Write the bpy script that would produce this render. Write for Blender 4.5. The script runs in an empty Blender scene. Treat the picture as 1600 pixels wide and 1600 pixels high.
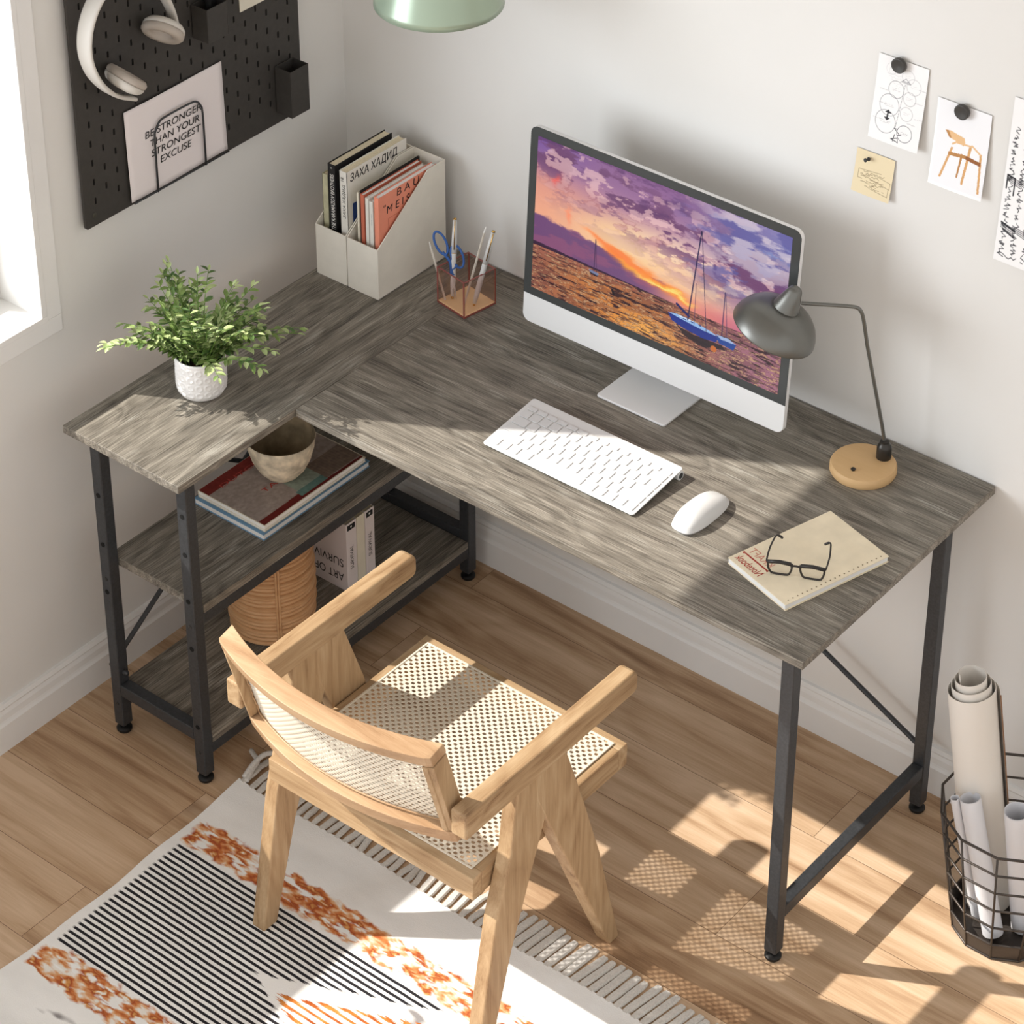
import bpy, math, random
import numpy as np
from mathutils import Vector, Matrix
random.seed(7); rng = np.random.RandomState(7)
S = bpy.context.scene
COL = S.collection
PI = math.pi

# ------------------------------------------------------------ camera
cd = bpy.data.cameras.new('camera'); cam = bpy.data.objects.new('camera', cd); COL.objects.link(cam)
cam.location = (3.3963, -3.6586, 3.7792)
cam.rotation_euler = (PI/2 - 0.534, 0, 0.6809)
cd.sensor_fit = 'HORIZONTAL'; cd.sensor_width = 36; cd.lens = 99.354
cd.shift_y = -0.33763; cd.clip_start = 0.1; cd.clip_end = 60
S.camera = cam
# ------------------------------------------------------------ world, sun, window daylight, exposure
W = bpy.data.worlds.new('daylight'); S.world = W; W.use_nodes = True
bg = W.node_tree.nodes['Background']
bg.inputs['Color'].default_value = (1.0, 0.985, 0.965, 1); bg.inputs['Strength'].default_value = 1.12
sd = bpy.data.lights.new('sun', 'SUN'); sun = bpy.data.objects.new('sun', sd); COL.objects.link(sun)
sun.rotation_euler = Vector((-0.985, -0.535, 1.0)).to_track_quat('Z', 'Y').to_euler()
sun.location = (-3, -2.5, 4)
sd.energy = 6.9; sd.color = (1.0, 0.945, 0.865); sd.angle = math.radians(0.6)
def area(name, loc, direction, sx, sy, power, color):
    ld = bpy.data.lights.new(name, 'AREA'); o = bpy.data.objects.new(name, ld); COL.objects.link(o)
    ld.shape = 'RECTANGLE'; ld.size = sx; ld.size_y = sy; ld.energy = power; ld.color = color
    o.location = loc; o.rotation_euler = (-Vector(direction)).to_track_quat('Z', 'Y').to_euler()
    return o
area('sky_daylight', (-1.9, -4.9, 1.9), (1.7, 2.9, -0.35), 4.2, 3.2, 400, (0.88, 0.94, 1.0))
S.view_settings.view_transform = 'Standard'; S.view_settings.look = 'None'
S.view_settings.gamma = 1; S.view_settings.use_curve_mapping = False
S.view_settings.exposure = 0.0

# ------------------------------------------------------------ helpers
def lin(c):
    return tuple((x/12.92 if x <= .04045 else ((x+.055)/1.055)**2.4) for x in (v/255 for v in c))
def vec(x): return Vector(x)
class MB:
    def __init__(s): s.v = []; s.f = []; s.m = []; s.mi = 0
    def add(s, vs, fs):
        n = len(s.v); s.v += [tuple(v) for v in vs]; s.f += [tuple(i+n for i in f) for f in fs]; s.m += [s.mi]*len(fs); return s
    def box(s, x0, x1, y0, y1, z0, z1, M=None):
        vs = [Vector(p) for p in ((x0,y0,z0),(x1,y0,z0),(x1,y1,z0),(x0,y1,z0),(x0,y0,z1),(x1,y0,z1),(x1,y1,z1),(x0,y1,z1))]
        if M is not None: vs = [M @ v for v in vs]
        return s.add(vs, [(0,3,2,1),(4,5,6,7),(0,1,5,4),(1,2,6,5),(2,3,7,6),(3,0,4,7)])
    def prism(s, poly, a, b, plane='xy', M=None):
        """extrude a 2D polygon between a and b along the remaining axis"""
        def P(p, t):
            q = {'xy': (p[0],p[1],t), 'yz': (t,p[0],p[1]), 'xz': (p[0],t,p[1])}[plane]
            q = Vector(q); return M @ q if M is not None else q
        n = len(poly); vs = [P(p, a) for p in poly] + [P(p, b) for p in poly]
        fs = [tuple(range(n))[::-1], tuple(range(n, 2*n))] + [(i, (i+1) % n, (i+1) % n+n, i+n) for i in range(n)]
        return s.add(vs, fs)
    def tube(s, pts, r, n=10, caps=True, closed=False):
        pts = [Vector(p) for p in pts]; rs = r if isinstance(r, (list, tuple)) else [r]*len(pts)
        base = len(s.v); m = len(pts); up = None; vs = []
        for i, p in enumerate(pts):
            a = pts[(i-1) % m] if (closed or i > 0) else p; b = pts[(i+1) % m] if (closed or i < m-1) else p
            t = (b-a).normalized()
            if up is None:
                up = Vector((0,0,1)) if abs(t.z) < .9 else Vector((1,0,0))
            u = (up - t*up.dot(t)).normalized(); w = t.cross(u); up = u
            for k in range(n):
                an = 2*PI*k/n; vs.append(p + (u*math.cos(an)+w*math.sin(an))*rs[i])
        fs = []
        for i in range(m if closed else m-1):
            j = (i+1) % m
            for k in range(n): fs.append((i*n+k, i*n+(k+1) % n, j*n+(k+1) % n, j*n+k))
        if caps and not closed: fs += [tuple(range(n))[::-1], tuple(range((m-1)*n, m*n))]
        return s.add(vs, fs)
    def lathe(s, prof, c=(0,0,0), axis=(0,0,1), n=40, scale=(1,1), caps=True):
        """prof: list of (radius, height)"""
        A = Vector(axis).normalized(); R = Vector((0,0,1)).rotation_difference(A).to_matrix(); c = Vector(c)
        vs = []
        for (r, h) in prof:
            for k in range(n):
                an = 2*PI*k/n; vs.append(c + R @ Vector((r*math.cos(an)*scale[0], r*math.sin(an)*scale[1], h)))
        fs = []
        for i in range(len(prof)-1):
            for k in range(n): fs.append((i*n+k, i*n+(k+1) % n, (i+1)*n+(k+1) % n, (i+1)*n+k))
        if caps and len(prof) > 5 and prof[0][0] > 1e-6 and prof[-1][0] > 1e-6 and math.hypot(prof[0][0]-prof[-1][0], prof[0][1]-prof[-1][1]) < .004:
            m = len(prof)-1; fs += [(m*n+k, m*n+(k+1) % n, (k+1) % n, k) for k in range(n)]; caps = False
        if caps and prof[0][0] > 1e-6: fs.append(tuple(range(n))[::-1])
        if caps and prof[-1][0] > 1e-6: fs.append(tuple(range((len(prof)-1)*n, len(prof)*n)))
        return s.add(vs, fs)
    def grid(s, fn, nu, nv):
        vs = [fn(i/nu, j/nv) for j in range(nv+1) for i in range(nu+1)]
        fs = [(j*(nu+1)+i, j*(nu+1)+i+1, (j+1)*(nu+1)+i+1, (j+1)*(nu+1)+i) for j in range(nv) for i in range(nu)]
        return s.add(vs, fs)
    def build(s, name, mat, parent=None, smooth=False, bevel=0, seg=2, solid=0, kind=None, label=None, origin=None):
        me = bpy.data.meshes.new(name)
        if parent is not None: off = Vector(ORG[parent.name])
        elif origin is not None: off = Vector(origin)
        else:
            xs = np.array(s.v); off = Vector(((xs[:,0].min()+xs[:,0].max())/2, (xs[:,1].min()+xs[:,1].max())/2, xs[:,2].min()))
        me.from_pydata([tuple(Vector(v)-off) for v in s.v], [], s.f)
        o = bpy.data.objects.new(name, me); COL.objects.link(o)
        if parent is not None: o.parent = parent; ORG[o.name] = tuple(off)
        else: o.location = off; ORG[o.name] = tuple(off)
        for m_ in (mat if isinstance(mat, (list, tuple)) else [mat]): me.materials.append(m_)
        if any(s.m): me.polygons.foreach_set('material_index', s.m)
        me.validate(); me.update()
        if smooth:
            me.polygons.foreach_set('use_smooth', [True]*len(me.polygons))
            if smooth != 'all':
                try: me.set_sharp_from_angle(angle=math.radians(40))
                except Exception: pass
        if solid:
            md = o.modifiers.new('thickness', 'SOLIDIFY'); md.thickness = solid; md.offset = 0
        if bevel:
            md = o.modifiers.new('bevel', 'BEVEL'); md.width = bevel; md.segments = seg; md.limit_method = 'ANGLE'; md.angle_limit = math.radians(35)
        if kind: o['kind'] = kind
        if label: o['label'] = label
        return o
ORG = {}
def empty(name, loc, label=None, cat=None, group=None):
    o = bpy.data.objects.new(name, None); COL.objects.link(o); o.location = loc; o.empty_display_size = .05
    ORG[o.name] = tuple(loc)
    if label: tag(o, label, cat, group)
    return o
def tag(o, label, cat, group=None):
    o['label'] = label; o['category'] = cat
    if group: o['group'] = group
    return o
def bez(p, n=16):
    """Catmull-Rom through points"""
    p = [Vector(q) for q in p]; P = [2*p[0]-p[1]] + p + [2*p[-1]-p[-2]]; out = []
    for i in range(1, len(P)-2):
        for k in range(n):
            t = k/n; a, b, c, d = P[i-1], P[i], P[i+1], P[i+2]
            out.append(.5*((2*b)+(c-a)*t+(2*a-5*b+4*c-d)*t*t+(-a+3*b-3*c+d)*t**3))
    out.append(p[-1]); return out

# ------------------------------------------------------------ materials
def newmat(name):
    m = bpy.data.materials.new(name); m.use_nodes = True
    nt = m.node_tree; b = nt.nodes['Principled BSDF']; return m, nt, b
def nn(nt, typ, **kw):
    n = nt.nodes.new(typ)
    for k, v in kw.items():
        if k.startswith('_'): setattr(n, k[1:], v)
        else:
            s = n.inputs[k.replace('__', ' ')] if not k.isdigit() else n.inputs[int(k)]
            if isinstance(v, bpy.types.NodeSocket): nt.links.new(v, s)
            else: s.default_value = v
    return n
def ramp(nt, fac, stops):
    r = nt.nodes.new('ShaderNodeValToRGB'); nt.links.new(fac, r.inputs[0])
    e = r.color_ramp.elements
    while len(e) < len(stops): e.new(.5)
    for i, (p, c) in enumerate(stops): e[i].position = p; e[i].color = (*lin(c), 1)
    return r.outputs['Color']
def bumpn(nt, b, h, strength=.2, dist=.001):
    n = nn(nt, 'ShaderNodeBump', Strength=strength, Distance=dist, Height=h); nt.links.new(n.outputs[0], b.inputs['Normal'])
def simple(name, c, rough=.5, metal=0, spec=.5, noise=0, nscale=60, bump=0, bscale=300, emit=0, coat=0, trans=0, ior=1.45, sss=0):
    m, nt, b = newmat(name)
    b.inputs['Base Color'].default_value = (*lin(c), 1); b.inputs['Roughness'].default_value = rough
    b.inputs['Metallic'].default_value = metal; b.inputs['Specular IOR Level'].default_value = spec
    b.inputs['Coat Weight'].default_value = coat; b.inputs['Transmission Weight'].default_value = trans; b.inputs['IOR'].default_value = ior
    if sss: b.inputs['Subsurface Weight'].default_value = sss; b.inputs['Subsurface Radius'].default_value = (.01,.01,.01)
    tc = nn(nt, 'ShaderNodeTexCoord')
    if noise:
        n = nn(nt, 'ShaderNodeTexNoise', Vector=tc.outputs['Object'], Scale=nscale, Detail=5.0)
        a = tuple(max(0, x*(1-noise)) for x in c); d = tuple(min(255, x*(1+noise)) for x in c)
        nt.links.new(ramp(nt, n.outputs['Fac'], [(.3, a), (.7, d)]), b.inputs['Base Color'])
    if bump:
        n = nn(nt, 'ShaderNodeTexNoise', Vector=tc.outputs['Object'], Scale=bscale, Detail=4.0); bumpn(nt, b, n.outputs['Fac'], bump, .0008)
    return m
def wood(name, axis, stops, scale=14, stretch=.05, fib=.35, rough=.5, bump=.25, streak=None, spec=.4, dist=1.2, figure=.5):
    m, nt, b = newmat(name)
    tc = nn(nt, 'ShaderNodeTexCoord')
    sc = [1, 1, 1]; sc['xyz'.index(axis)] = stretch
    mp = nn(nt, 'ShaderNodeMapping', Vector=tc.outputs['Object']); mp.inputs['Scale'].default_value = sc
    n1 = nn(nt, 'ShaderNodeTexNoise', Vector=mp.outputs[0], Scale=scale, Detail=10.0, Roughness=.68, Distortion=dist)
    sc2 = [1, 1, 1]; sc2['xyz'.index(axis)] = stretch*.5
    mp2 = nn(nt, 'ShaderNodeMapping', Vector=tc.outputs['Object']); mp2.inputs['Scale'].default_value = sc2
    n2 = nn(nt, 'ShaderNodeTexNoise', Vector=mp2.outputs[0], Scale=min(scale*22, 520), Detail=3.0, Roughness=.7)
    sc3 = [1, 1, 1]; sc3['xyz'.index(axis)] = .22
    mp3 = nn(nt, 'ShaderNodeMapping', Vector=tc.outputs['Object']); mp3.inputs['Scale'].default_value = sc3
    n3 = nn(nt, 'ShaderNodeTexNoise', Vector=mp3.outputs[0], Scale=scale*.35, Detail=3.0, Distortion=.6)
    # cathedral figure: bands of a noise field
    fm = nn(nt, 'ShaderNodeMath', _operation='MULTIPLY', **{'0': n3.outputs['Fac'], '1': 15.0})
    fs = nn(nt, 'ShaderNodeMath', _operation='PINGPONG', **{'0': fm.outputs[0], '1': 1.0})
    a = nn(nt, 'ShaderNodeMath', _operation='MULTIPLY', **{'0': fs.outputs[0], '1': .25*figure})
    s1 = nn(nt, 'ShaderNodeMath', _operation='ADD', **{'0': n1.outputs['Fac'], '1': a.outputs[0]})
    c2 = nn(nt, 'ShaderNodeMath', _operation='SUBTRACT', **{'0': n2.outputs['Fac'], '1': .5})
    c3 = nn(nt, 'ShaderNodeMath', _operation='MULTIPLY', **{'0': c2.outputs[0], '1': fib})
    s2 = nn(nt, 'ShaderNodeMath', _operation='ADD', **{'0': s1.outputs[0], '1': c3.outputs[0]})
    col = ramp(nt, s2.outputs[0], stops)
    if streak:
        n4 = nn(nt, 'ShaderNodeTexNoise', Vector=mp2.outputs[0], Scale=scale*9, Detail=4.0, Roughness=.75)
        n5 = nn(nt, 'ShaderNodeTexNoise', Vector=mp3.outputs[0], Scale=scale*.8, Detail=2.0)
        mm = nn(nt, 'ShaderNodeMath', _operation='MULTIPLY', **{'0': n4.outputs['Fac'], '1': n5.outputs['Fac']})
        mk = nn(nt, 'ShaderNodeMapRange', Value=mm.outputs[0]); mk.inputs[1].default_value = .32; mk.inputs[2].default_value = .44
        mx = nn(nt, 'ShaderNodeMix', _data_type='RGBA'); nt.links.new(mk.outputs[0], mx.inputs[0]); nt.links.new(col, mx.inputs[6])
        mx.inputs[7].default_value = (*lin(streak), 1); col = mx.outputs[2]
    nt.links.new(col, b.inputs['Base Color'])
    b.inputs['Roughness'].default_value = rough; b.inputs['Specular IOR Level'].default_value = spec
    bumpn(nt, b, s2.outputs[0], bump, .001)
    return m
OAK = [(.26, (64,60,54)), (.40, (93,87,79)), (.56, (117,111,101)), (.72, (139,132,121)), (.92, (170,163,151))]
M_desk_x = wood('grey_oak_x', 'x', OAK, 44, .04, 1.25, .52, .35, (172,168,158), .4, .6, .6)
M_desk_y = wood('grey_oak_y', 'y', OAK, 44, .04, 1.25, .52, .35, (172,168,158), .4, .6, .6)
TEAK = [(.24, (100,74,46)), (.36, (138,108,78)), (.48, (162,132,98)), (.62, (176,147,112)), (.85, (192,166,133))]
M_teak = {a: wood('teak_'+a, a, TEAK, 26, .06, .42, .55, .12, None, .3, 1.0, .7) for a in 'xyz'}
PALE = [(.25, (128,94,62)), (.42, (166,132,98)), (.6, (184,152,118)), (.85, (196,168,136))]
M_pale = wood('pale_teak', 'x', PALE, 22, .06, .25, .5, .12, None, .35, .8, .4)
M_beech = wood('beech', 'x', [(.2, (196,158,110)), (.8, (218,182,134))], 10, .08, .15, .5, .05, None, .35, .4, .2)
M_black = simple('black_metal', (56,58,61), .38, .1, .5, .12, 200, .05, 500)
M_hole = simple('hole_black', (4,4,4), .9)
M_bolt = simple('bolt_steel', (70,70,70), .35, .8)
M_rubber = simple('foot_rubber', (18,18,18), .5)
M_white = simple('white_plastic', (212,212,211), .35, 0, .5)
M_alu = simple('aluminium_white', (230,230,230), .32, .1, .5)
M_key = simple('white_keys', (206,206,206), .5)
M_bezel = simple('bezel_glass', (62,64,64), .25, 0, .5)
M_file = simple('file_board', (226,220,208), .6, 0, .3, .015, 30)
M_pages = simple('book_pages', (226,214,186), .8, 0, .2, .05, 400)
M_paper = simple('paper', (238,236,233), .8, 0, .2, .01, 30)
M_ink = simple('ink', (22,22,24), .6)
M_red_ink = simple('red_ink', (170,52,40), .6)
M_white_ink = simple('white_ink', (235,233,228), .6)
M_gold = simple('gold', (212,170,92), .25, 1)
M_blue = simple('blue_plastic', (48,92,160), .4, 0, .5)
M_felt = simple('pegboard_black', (64,61,58), .6, .1, .4, .04, 90, .05, 300)
M_grey_lamp = simple('lamp_metal', (118,118,114), .36, .75, .5)
M_darkpost = simple('lamp_dark_metal', (64,61,58), .3, .7, .5)
M_shade = simple('sage_enamel', (160,176,156), .3, .3, .6)
M_hp = simple('headphone_grey', (206,201,193), .5, 0, .4)
M_pad = simple('ear_pad', (178,168,158), .7, 0, .3)
M_soil = simple('soil', (52,40,30), .9, 0, .2, .3, 120, .5, 200)
M_stem = simple('stem_green', (96,128,54), .6)
# ------------------------------------------------------------ room
def wall_mat():
    m, nt, b = newmat('plaster')
    tc = nn(nt, 'ShaderNodeTexCoord')
    n = nn(nt, 'ShaderNodeTexNoise', Vector=tc.outputs['Object'], Scale=2.2, Detail=3.0)
    nt.links.new(ramp(nt, n.outputs['Fac'], [(.3, (220,218,214)), (.7, (227,225,222))]), b.inputs['Base Color'])
    b.inputs['Roughness'].default_value = .85; b.inputs['Specular IOR Level'].default_value = .2
    n2 = nn(nt, 'ShaderNodeTexNoise', Vector=tc.outputs['Object'], Scale=14.0, Detail=6.0, Roughness=.55, Distortion=.4)
    bumpn(nt, b, n2.outputs['Fac'], .25, .004)
    return m
M_wall = wall_mat()
M_trim = simple('trim_paint', (232,231,229), .45, 0, .4, .01, 8, .04, 40)
def struct(o, kind='structure'): o['kind'] = kind; return o
RY0, RX1, RH = -5.2, 5.6, 4.35        # room extents
WY0, WY1, WZ0, WZ1 = -3.1, -0.831, 0.886, 2.24   # window opening
mb = MB()
mb.box(-.16, 0, RY0, WY0, 0, RH).box(-.16, 0, WY1, .16, 0, RH).box(-.16, 0, WY0, WY1, 0, WZ0).box(-.16, 0, WY0, WY1, WZ1, RH)
struct(mb.build('wall_left', M_wall))
struct(MB().box(0, RX1, 0, .16, 0, RH).build('wall_right', M_wall))
struct(MB().box(-.16, RX1, RY0, .16, RH, RH+.1).build('ceiling', M_wall))
# window: bead frame around the opening, outer sash and pane
wf = MB()
for (a, b_, c, d) in ((WY0-.001, WY1+.001, WZ0-.0, WZ0+.012), (WY0, WY1, WZ1-.012, WZ1)):
    wf.box(-.02, .006, a, b_, c, d)
wf.box(-.02, .006, WY1-.012, WY1, WZ0+.012, WZ1-.012).box(-.02, .006, WY0, WY0+.012, WZ0+.012, WZ1-.012)
wf.box(-.15, -.12, WY0, WY1, WZ0, WZ0+.045).box(-.15, -.12, WY0, WY1, WZ1-.04, WZ1)
wf.box(-.15, -.12, WY1-.045, WY1, WZ0+.045, WZ1-.04).box(-.15, -.12, WY0, WY0+.045, WZ0+.045, WZ1-.04)
for a in ((WY0-.036, WY1+.036, WZ0-.036, WZ0-.0002), (WY0-.036, WY1+.036, WZ1+.0002, WZ1+.036), (WY1+.0002, WY1+.036, WZ0, WZ1), (WY0-.036, WY0-.0002, WZ0, WZ1)): wf.box(.0002, .0045, *a)
wn = struct(wf.build('window_1', M_trim, bevel=.0012))
gm, nt, b = newmat('window_glass')
for n in list(nt.nodes):
    if n.type != 'OUTPUT_MATERIAL': nt.nodes.remove(n)
tr = nn(nt, 'ShaderNodeBsdfTransparent'); gl = nn(nt, 'ShaderNodeBsdfGlossy', Roughness=.02); mx = nn(nt, 'ShaderNodeMixShader'); mx.inputs[0].default_value = .06
nt.links.new(tr.outputs[0], mx.inputs[1]); nt.links.new(gl.outputs[0], mx.inputs[2]); nt.links.new(mx.outputs[0], nt.nodes['Material Output'].inputs[0])
MB().box(-.137, -.133, WY0+.04, WY1-.04, WZ0+.04, WZ1-.035).build('window_pane', gm, wn)

# floor: oak planks running along x
def floor_mat():
    m, nt, b = newmat('oak_planks')
    tc = nn(nt, 'ShaderNodeTexCoord')
    mp = nn(nt, 'ShaderNodeMapping', Vector=tc.outputs['Object']); mp.inputs['Location'].default_value = (-.40+1.7, .0985-.158, 0)
    br = nn(nt, 'ShaderNodeTexBrick', Vector=mp.outputs[0], Scale=1.0)
    br.offset = .431; br.inputs['Brick Width'].default_value = 1.7; br.inputs['Row Height'].default_value = .158
    br.inputs['Mortar Size'].default_value = .0006; br.inputs['Mortar Smooth'].default_value = .3; br.inputs['Bias'].default_value = 0
    br.inputs['Color1'].default_value = (0,0,0,1); br.inputs['Color2'].default_value = (1,1,1,1); br.inputs['Mortar'].default_value = (.5,.5,.5,1)
    sep = nn(nt, 'ShaderNodeSeparateXYZ', Vector=tc.outputs['Object'])
    # offset grain per plank
    off = nn(nt, 'ShaderNodeVectorMath', _operation='MULTIPLY'); nt.links.new(br.outputs['Color'], off.inputs[0]); off.inputs[1].default_value = (7.3, 3.1, 5.0)
    add = nn(nt, 'ShaderNodeVectorMath', _operation='ADD'); nt.links.new(tc.outputs['Object'], add.inputs[0]); nt.links.new(off.outputs[0], add.inputs[1])
    m1 = nn(nt, 'ShaderNodeMapping', Vector=add.outputs[0]); m1.inputs['Scale'].default_value = (.09, 1, 1)
    n1 = nn(nt, 'ShaderNodeTexNoise', Vector=m1.outputs[0], Scale=13.0, Detail=7.0, Roughness=.6, Distortion=1.0)
    m2 = nn(nt, 'ShaderNodeMapping', Vector=add.outputs[0]); m2.inputs['Scale'].default_value = (.035, 1, 1)
    n2 = nn(nt, 'ShaderNodeTexNoise', Vector=m2.outputs[0], Scale=260.0, Detail=3.0, Roughness=.7)
    m3 = nn(nt, 'ShaderNodeMapping', Vector=add.outputs[0]); m3.inputs['Scale'].default_value = (.2, 1, 1)
    n3 = nn(nt, 'ShaderNodeTexNoise', Vector=m3.outputs[0], Scale=5.0, Detail=3.0, Distortion=.5)
    f1 = nn(nt, 'ShaderNodeMath', _operation='MULTIPLY', **{'0': n3.outputs['Fac'], '1': 18.0})
    f2 = nn(nt, 'ShaderNodeMath', _operation='PINGPONG', **{'0': f1.outputs[0], '1': 1.0})
    f3 = nn(nt, 'ShaderNodeMath', _operation='MULTIPLY_ADD', **{'0': f2.outputs[0], '1': .1, '2': n1.outputs['Fac']})
    f4 = nn(nt, 'ShaderNodeMath', _operation='MULTIPLY_ADD', **{'0': n2.outputs['Fac'], '1': .28, '2': f3.outputs[0]})
    bc = nn(nt, 'ShaderNodeSeparateColor'); nt.links.new(br.outputs['Color'], bc.inputs[0])
    f5 = nn(nt, 'ShaderNodeMath', _operation='MULTIPLY_ADD', **{'0': bc.outputs[0], '1': .16, '2': f4.outputs[0]})
    col = ramp(nt, f5.outputs[0], [(.43, (116,85,60)), (.60, (164,131,100)), (.76, (194,163,131)), (.98, (218,190,161))])
    # knots
    mk = nn(nt, 'ShaderNodeMapping', Vector=add.outputs[0]); mk.inputs['Scale'].default_value = (.55, 1, 1)
    vo = nn(nt, 'ShaderNodeTexVoronoi', Vector=mk.outputs[0], Scale=3.1)
    kr = nn(nt, 'ShaderNodeMapRange', Value=vo.outputs['Distance']); kr.inputs[1].default_value = .02; kr.inputs[2].default_value = .11; kr.inputs[3].default_value = .55; kr.inputs[4].default_value = 0
    k2 = nn(nt, 'ShaderNodeMix', _data_type='RGBA'); nt.links.new(kr.outputs[0], k2.inputs[0]); nt.links.new(col, k2.inputs[6]); k2.inputs[7].default_value = (*lin((92,66,48)), 1)
    mo = nn(nt, 'ShaderNodeMix', _data_type='RGBA'); nt.links.new(br.outputs['Fac'], mo.inputs[0]); nt.links.new(k2.outputs[2], mo.inputs[6]); mo.inputs[7].default_value = (*lin((96,68,47)), 1)
    nt.links.new(mo.outputs[2], b.inputs['Base Color'])
    b.inputs['Roughness'].default_value = .52; b.inputs['Specular IOR Level'].default_value = .35
    hb = nn(nt, 'ShaderNodeMath', _operation='SUBTRACT', **{'0': f4.outputs[0], '1': br.outputs['Fac']})
    bumpn(nt, b, hb.outputs[0], .25, .0015)
    return m
struct(MB().box(-.16, RX1, RY0, .16, -.05, 0).build('floor', floor_mat(), origin=(0, 0, 0)))
# moulded skirting boards
prof = [(0,0), (.0175,0), (.0175,.062), (.014,.067), (.0125,.071), (.0115,.084), (.0085,.092), (.0095,.096), (.006,.1035), (0,.1045)]
struct(MB().prism([(-a-.0001, z) for a, z in prof], .02, RX1, 'yz').build('baseboard_right', M_trim, origin=(0, 0, 0)))
struct(MB().prism([(a+.0001, z) for a, z in prof], RY0, -.0005, 'xz').build('baseboard_left', M_trim, origin=(0, 0, 0)))

# ------------------------------------------------------------ L-shaped desk
desk = empty('corner_desk', (.6, -.4, 0), 'L-shaped grey oak desk with black metal frame standing in the corner', 'desk')
ZT, TH = .75, .0168
MB().box(.4147, 1.5353, -.611, -.004, ZT-TH, ZT).build('main_top', M_desk_x, desk, bevel=.0012)
MB().box(.1187, .4140, -.9152, -.004, ZT-TH, ZT).build('return_top', M_desk_y, desk, bevel=.0012)
UZ = ZT-TH; LW = .025
def tubebox(name, *a): return MB().box(*a).build(name, M_black, desk, bevel=.002)
def glider(x, y, leg):
    MB().lathe([(.006,.0215), (.006,.012), (.0125,.011), (.0155,.008), (.0155,.004), (.013,0)][::-1], (x, y, 0), n=24).build('glider_foot', M_rubber, leg, smooth=True)
legs = {}
for nm, x0, y0 in (('a', .1375, -.873), ('b', .3603, -.873), ('c', .1375, -.086), ('d', .3603, -.086), ('e', 1.466, -.565), ('f', 1.466, -.084)):
    l = tubebox('leg', x0, x0+LW, y0, y0+LW, .0205, UZ); legs[nm] = l
    glider(x0+LW/2, y0+LW/2, l)
    if nm in 'ab':
        for z in ((.5805,.4653,.3524) if nm == 'a' else (.639,.5517,.4431,.3305,.1392)):
            MB().lathe([(.0052,0), (.0052,.0007)], (x0+LW*.52, y0-.0002, z), (0,-1,0), 16).build('bolt_hole', M_hole, l)
        for z in (.3833, .075):
            MB().lathe([(.004,0), (.004,.0006), (.0024,.0014), (.001,.0008)], (x0+LW*.52, y0-.0001, z), (0,-1,0), 16).build('screw', M_bolt, l, smooth=True)
# bars
tubebox('crossbar', .1625, .3603, -.873, -.848, .1, .1275)
tubebox('crossbar', .1625, .3603, -.0855, -.0605, .1, .1275)
tubebox('crossbar', .1625, .3603, -.873, -.848, UZ-.026, UZ-.0002)
tubebox('crossbar', .1625, .3603, -.0855, -.0605, .3795, .4045)
tubebox('crossbar', 1.467, 1.490, -.540, -.084, .095, .1225)
tubebox('crossbar', 1.467, 1.490, -.540, -.084, UZ-.026, UZ-.0002)
for x0 in (.139, .3608):
    tubebox('side_rail', x0, x0+.0235, -.848, -.086, .0645, .0897)
    if x0 > .2: tubebox('side_rail', x0, x0+.0235, -.848, -.086, .3795, .4045)
tubebox('front_rail', .3865, 1.466, -.0845, -.064, UZ-.03, UZ-.0002)
MB().box(.1385, .3848, -.8465, -.0868, .0899, .107).build('lower_shelf', M_desk_y, desk, bevel=.001)
MB().box(.1385, .3848, -.8465, -.0868, .4047, .4235).build('upper_shelf', M_desk_y, desk, bevel=.001)
MB().box(.3862, .47, -.0866, -.06, .647, UZ).build('bracket', M_black, desk, bevel=.002)
# diagonal braces and end bolts
def brace(p, q):
    b_ = MB().tube([p, q], .0052, 10).build('brace', M_black, desk, smooth=True); return b_
brace((1.476, -.052, .128), (1.0, -.046, .36)); brace((1.0, -.046, .36), (.62, -.052, .545))
brace((.1325, -.862, .1545), (.1325, -.09, .69)); brace((.1325, -.09, .1545), (.1325, -.862, .69))
for p, ax in (((1.478, -.0585, .128), (0,1,0)), ((1.478,-.0585,.69), (0,1,0)), ((1.4915,-.0715,.69), (1,0,0)), ((.137,-.8605,.1545), (-1,0,0)), ((.137,-.8605,.69), (-1,0,0)), ((.1627,-.8605,.69), (1,0,0)), ((.1627,-.8605,.1545), (1,0,0))):
    MB().lathe([(.0048,0), (.0048,.009), (.003,.012), (0,.0125)], p, ax, 14).build('bolt_cap', M_black, desk, smooth=True)

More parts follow.
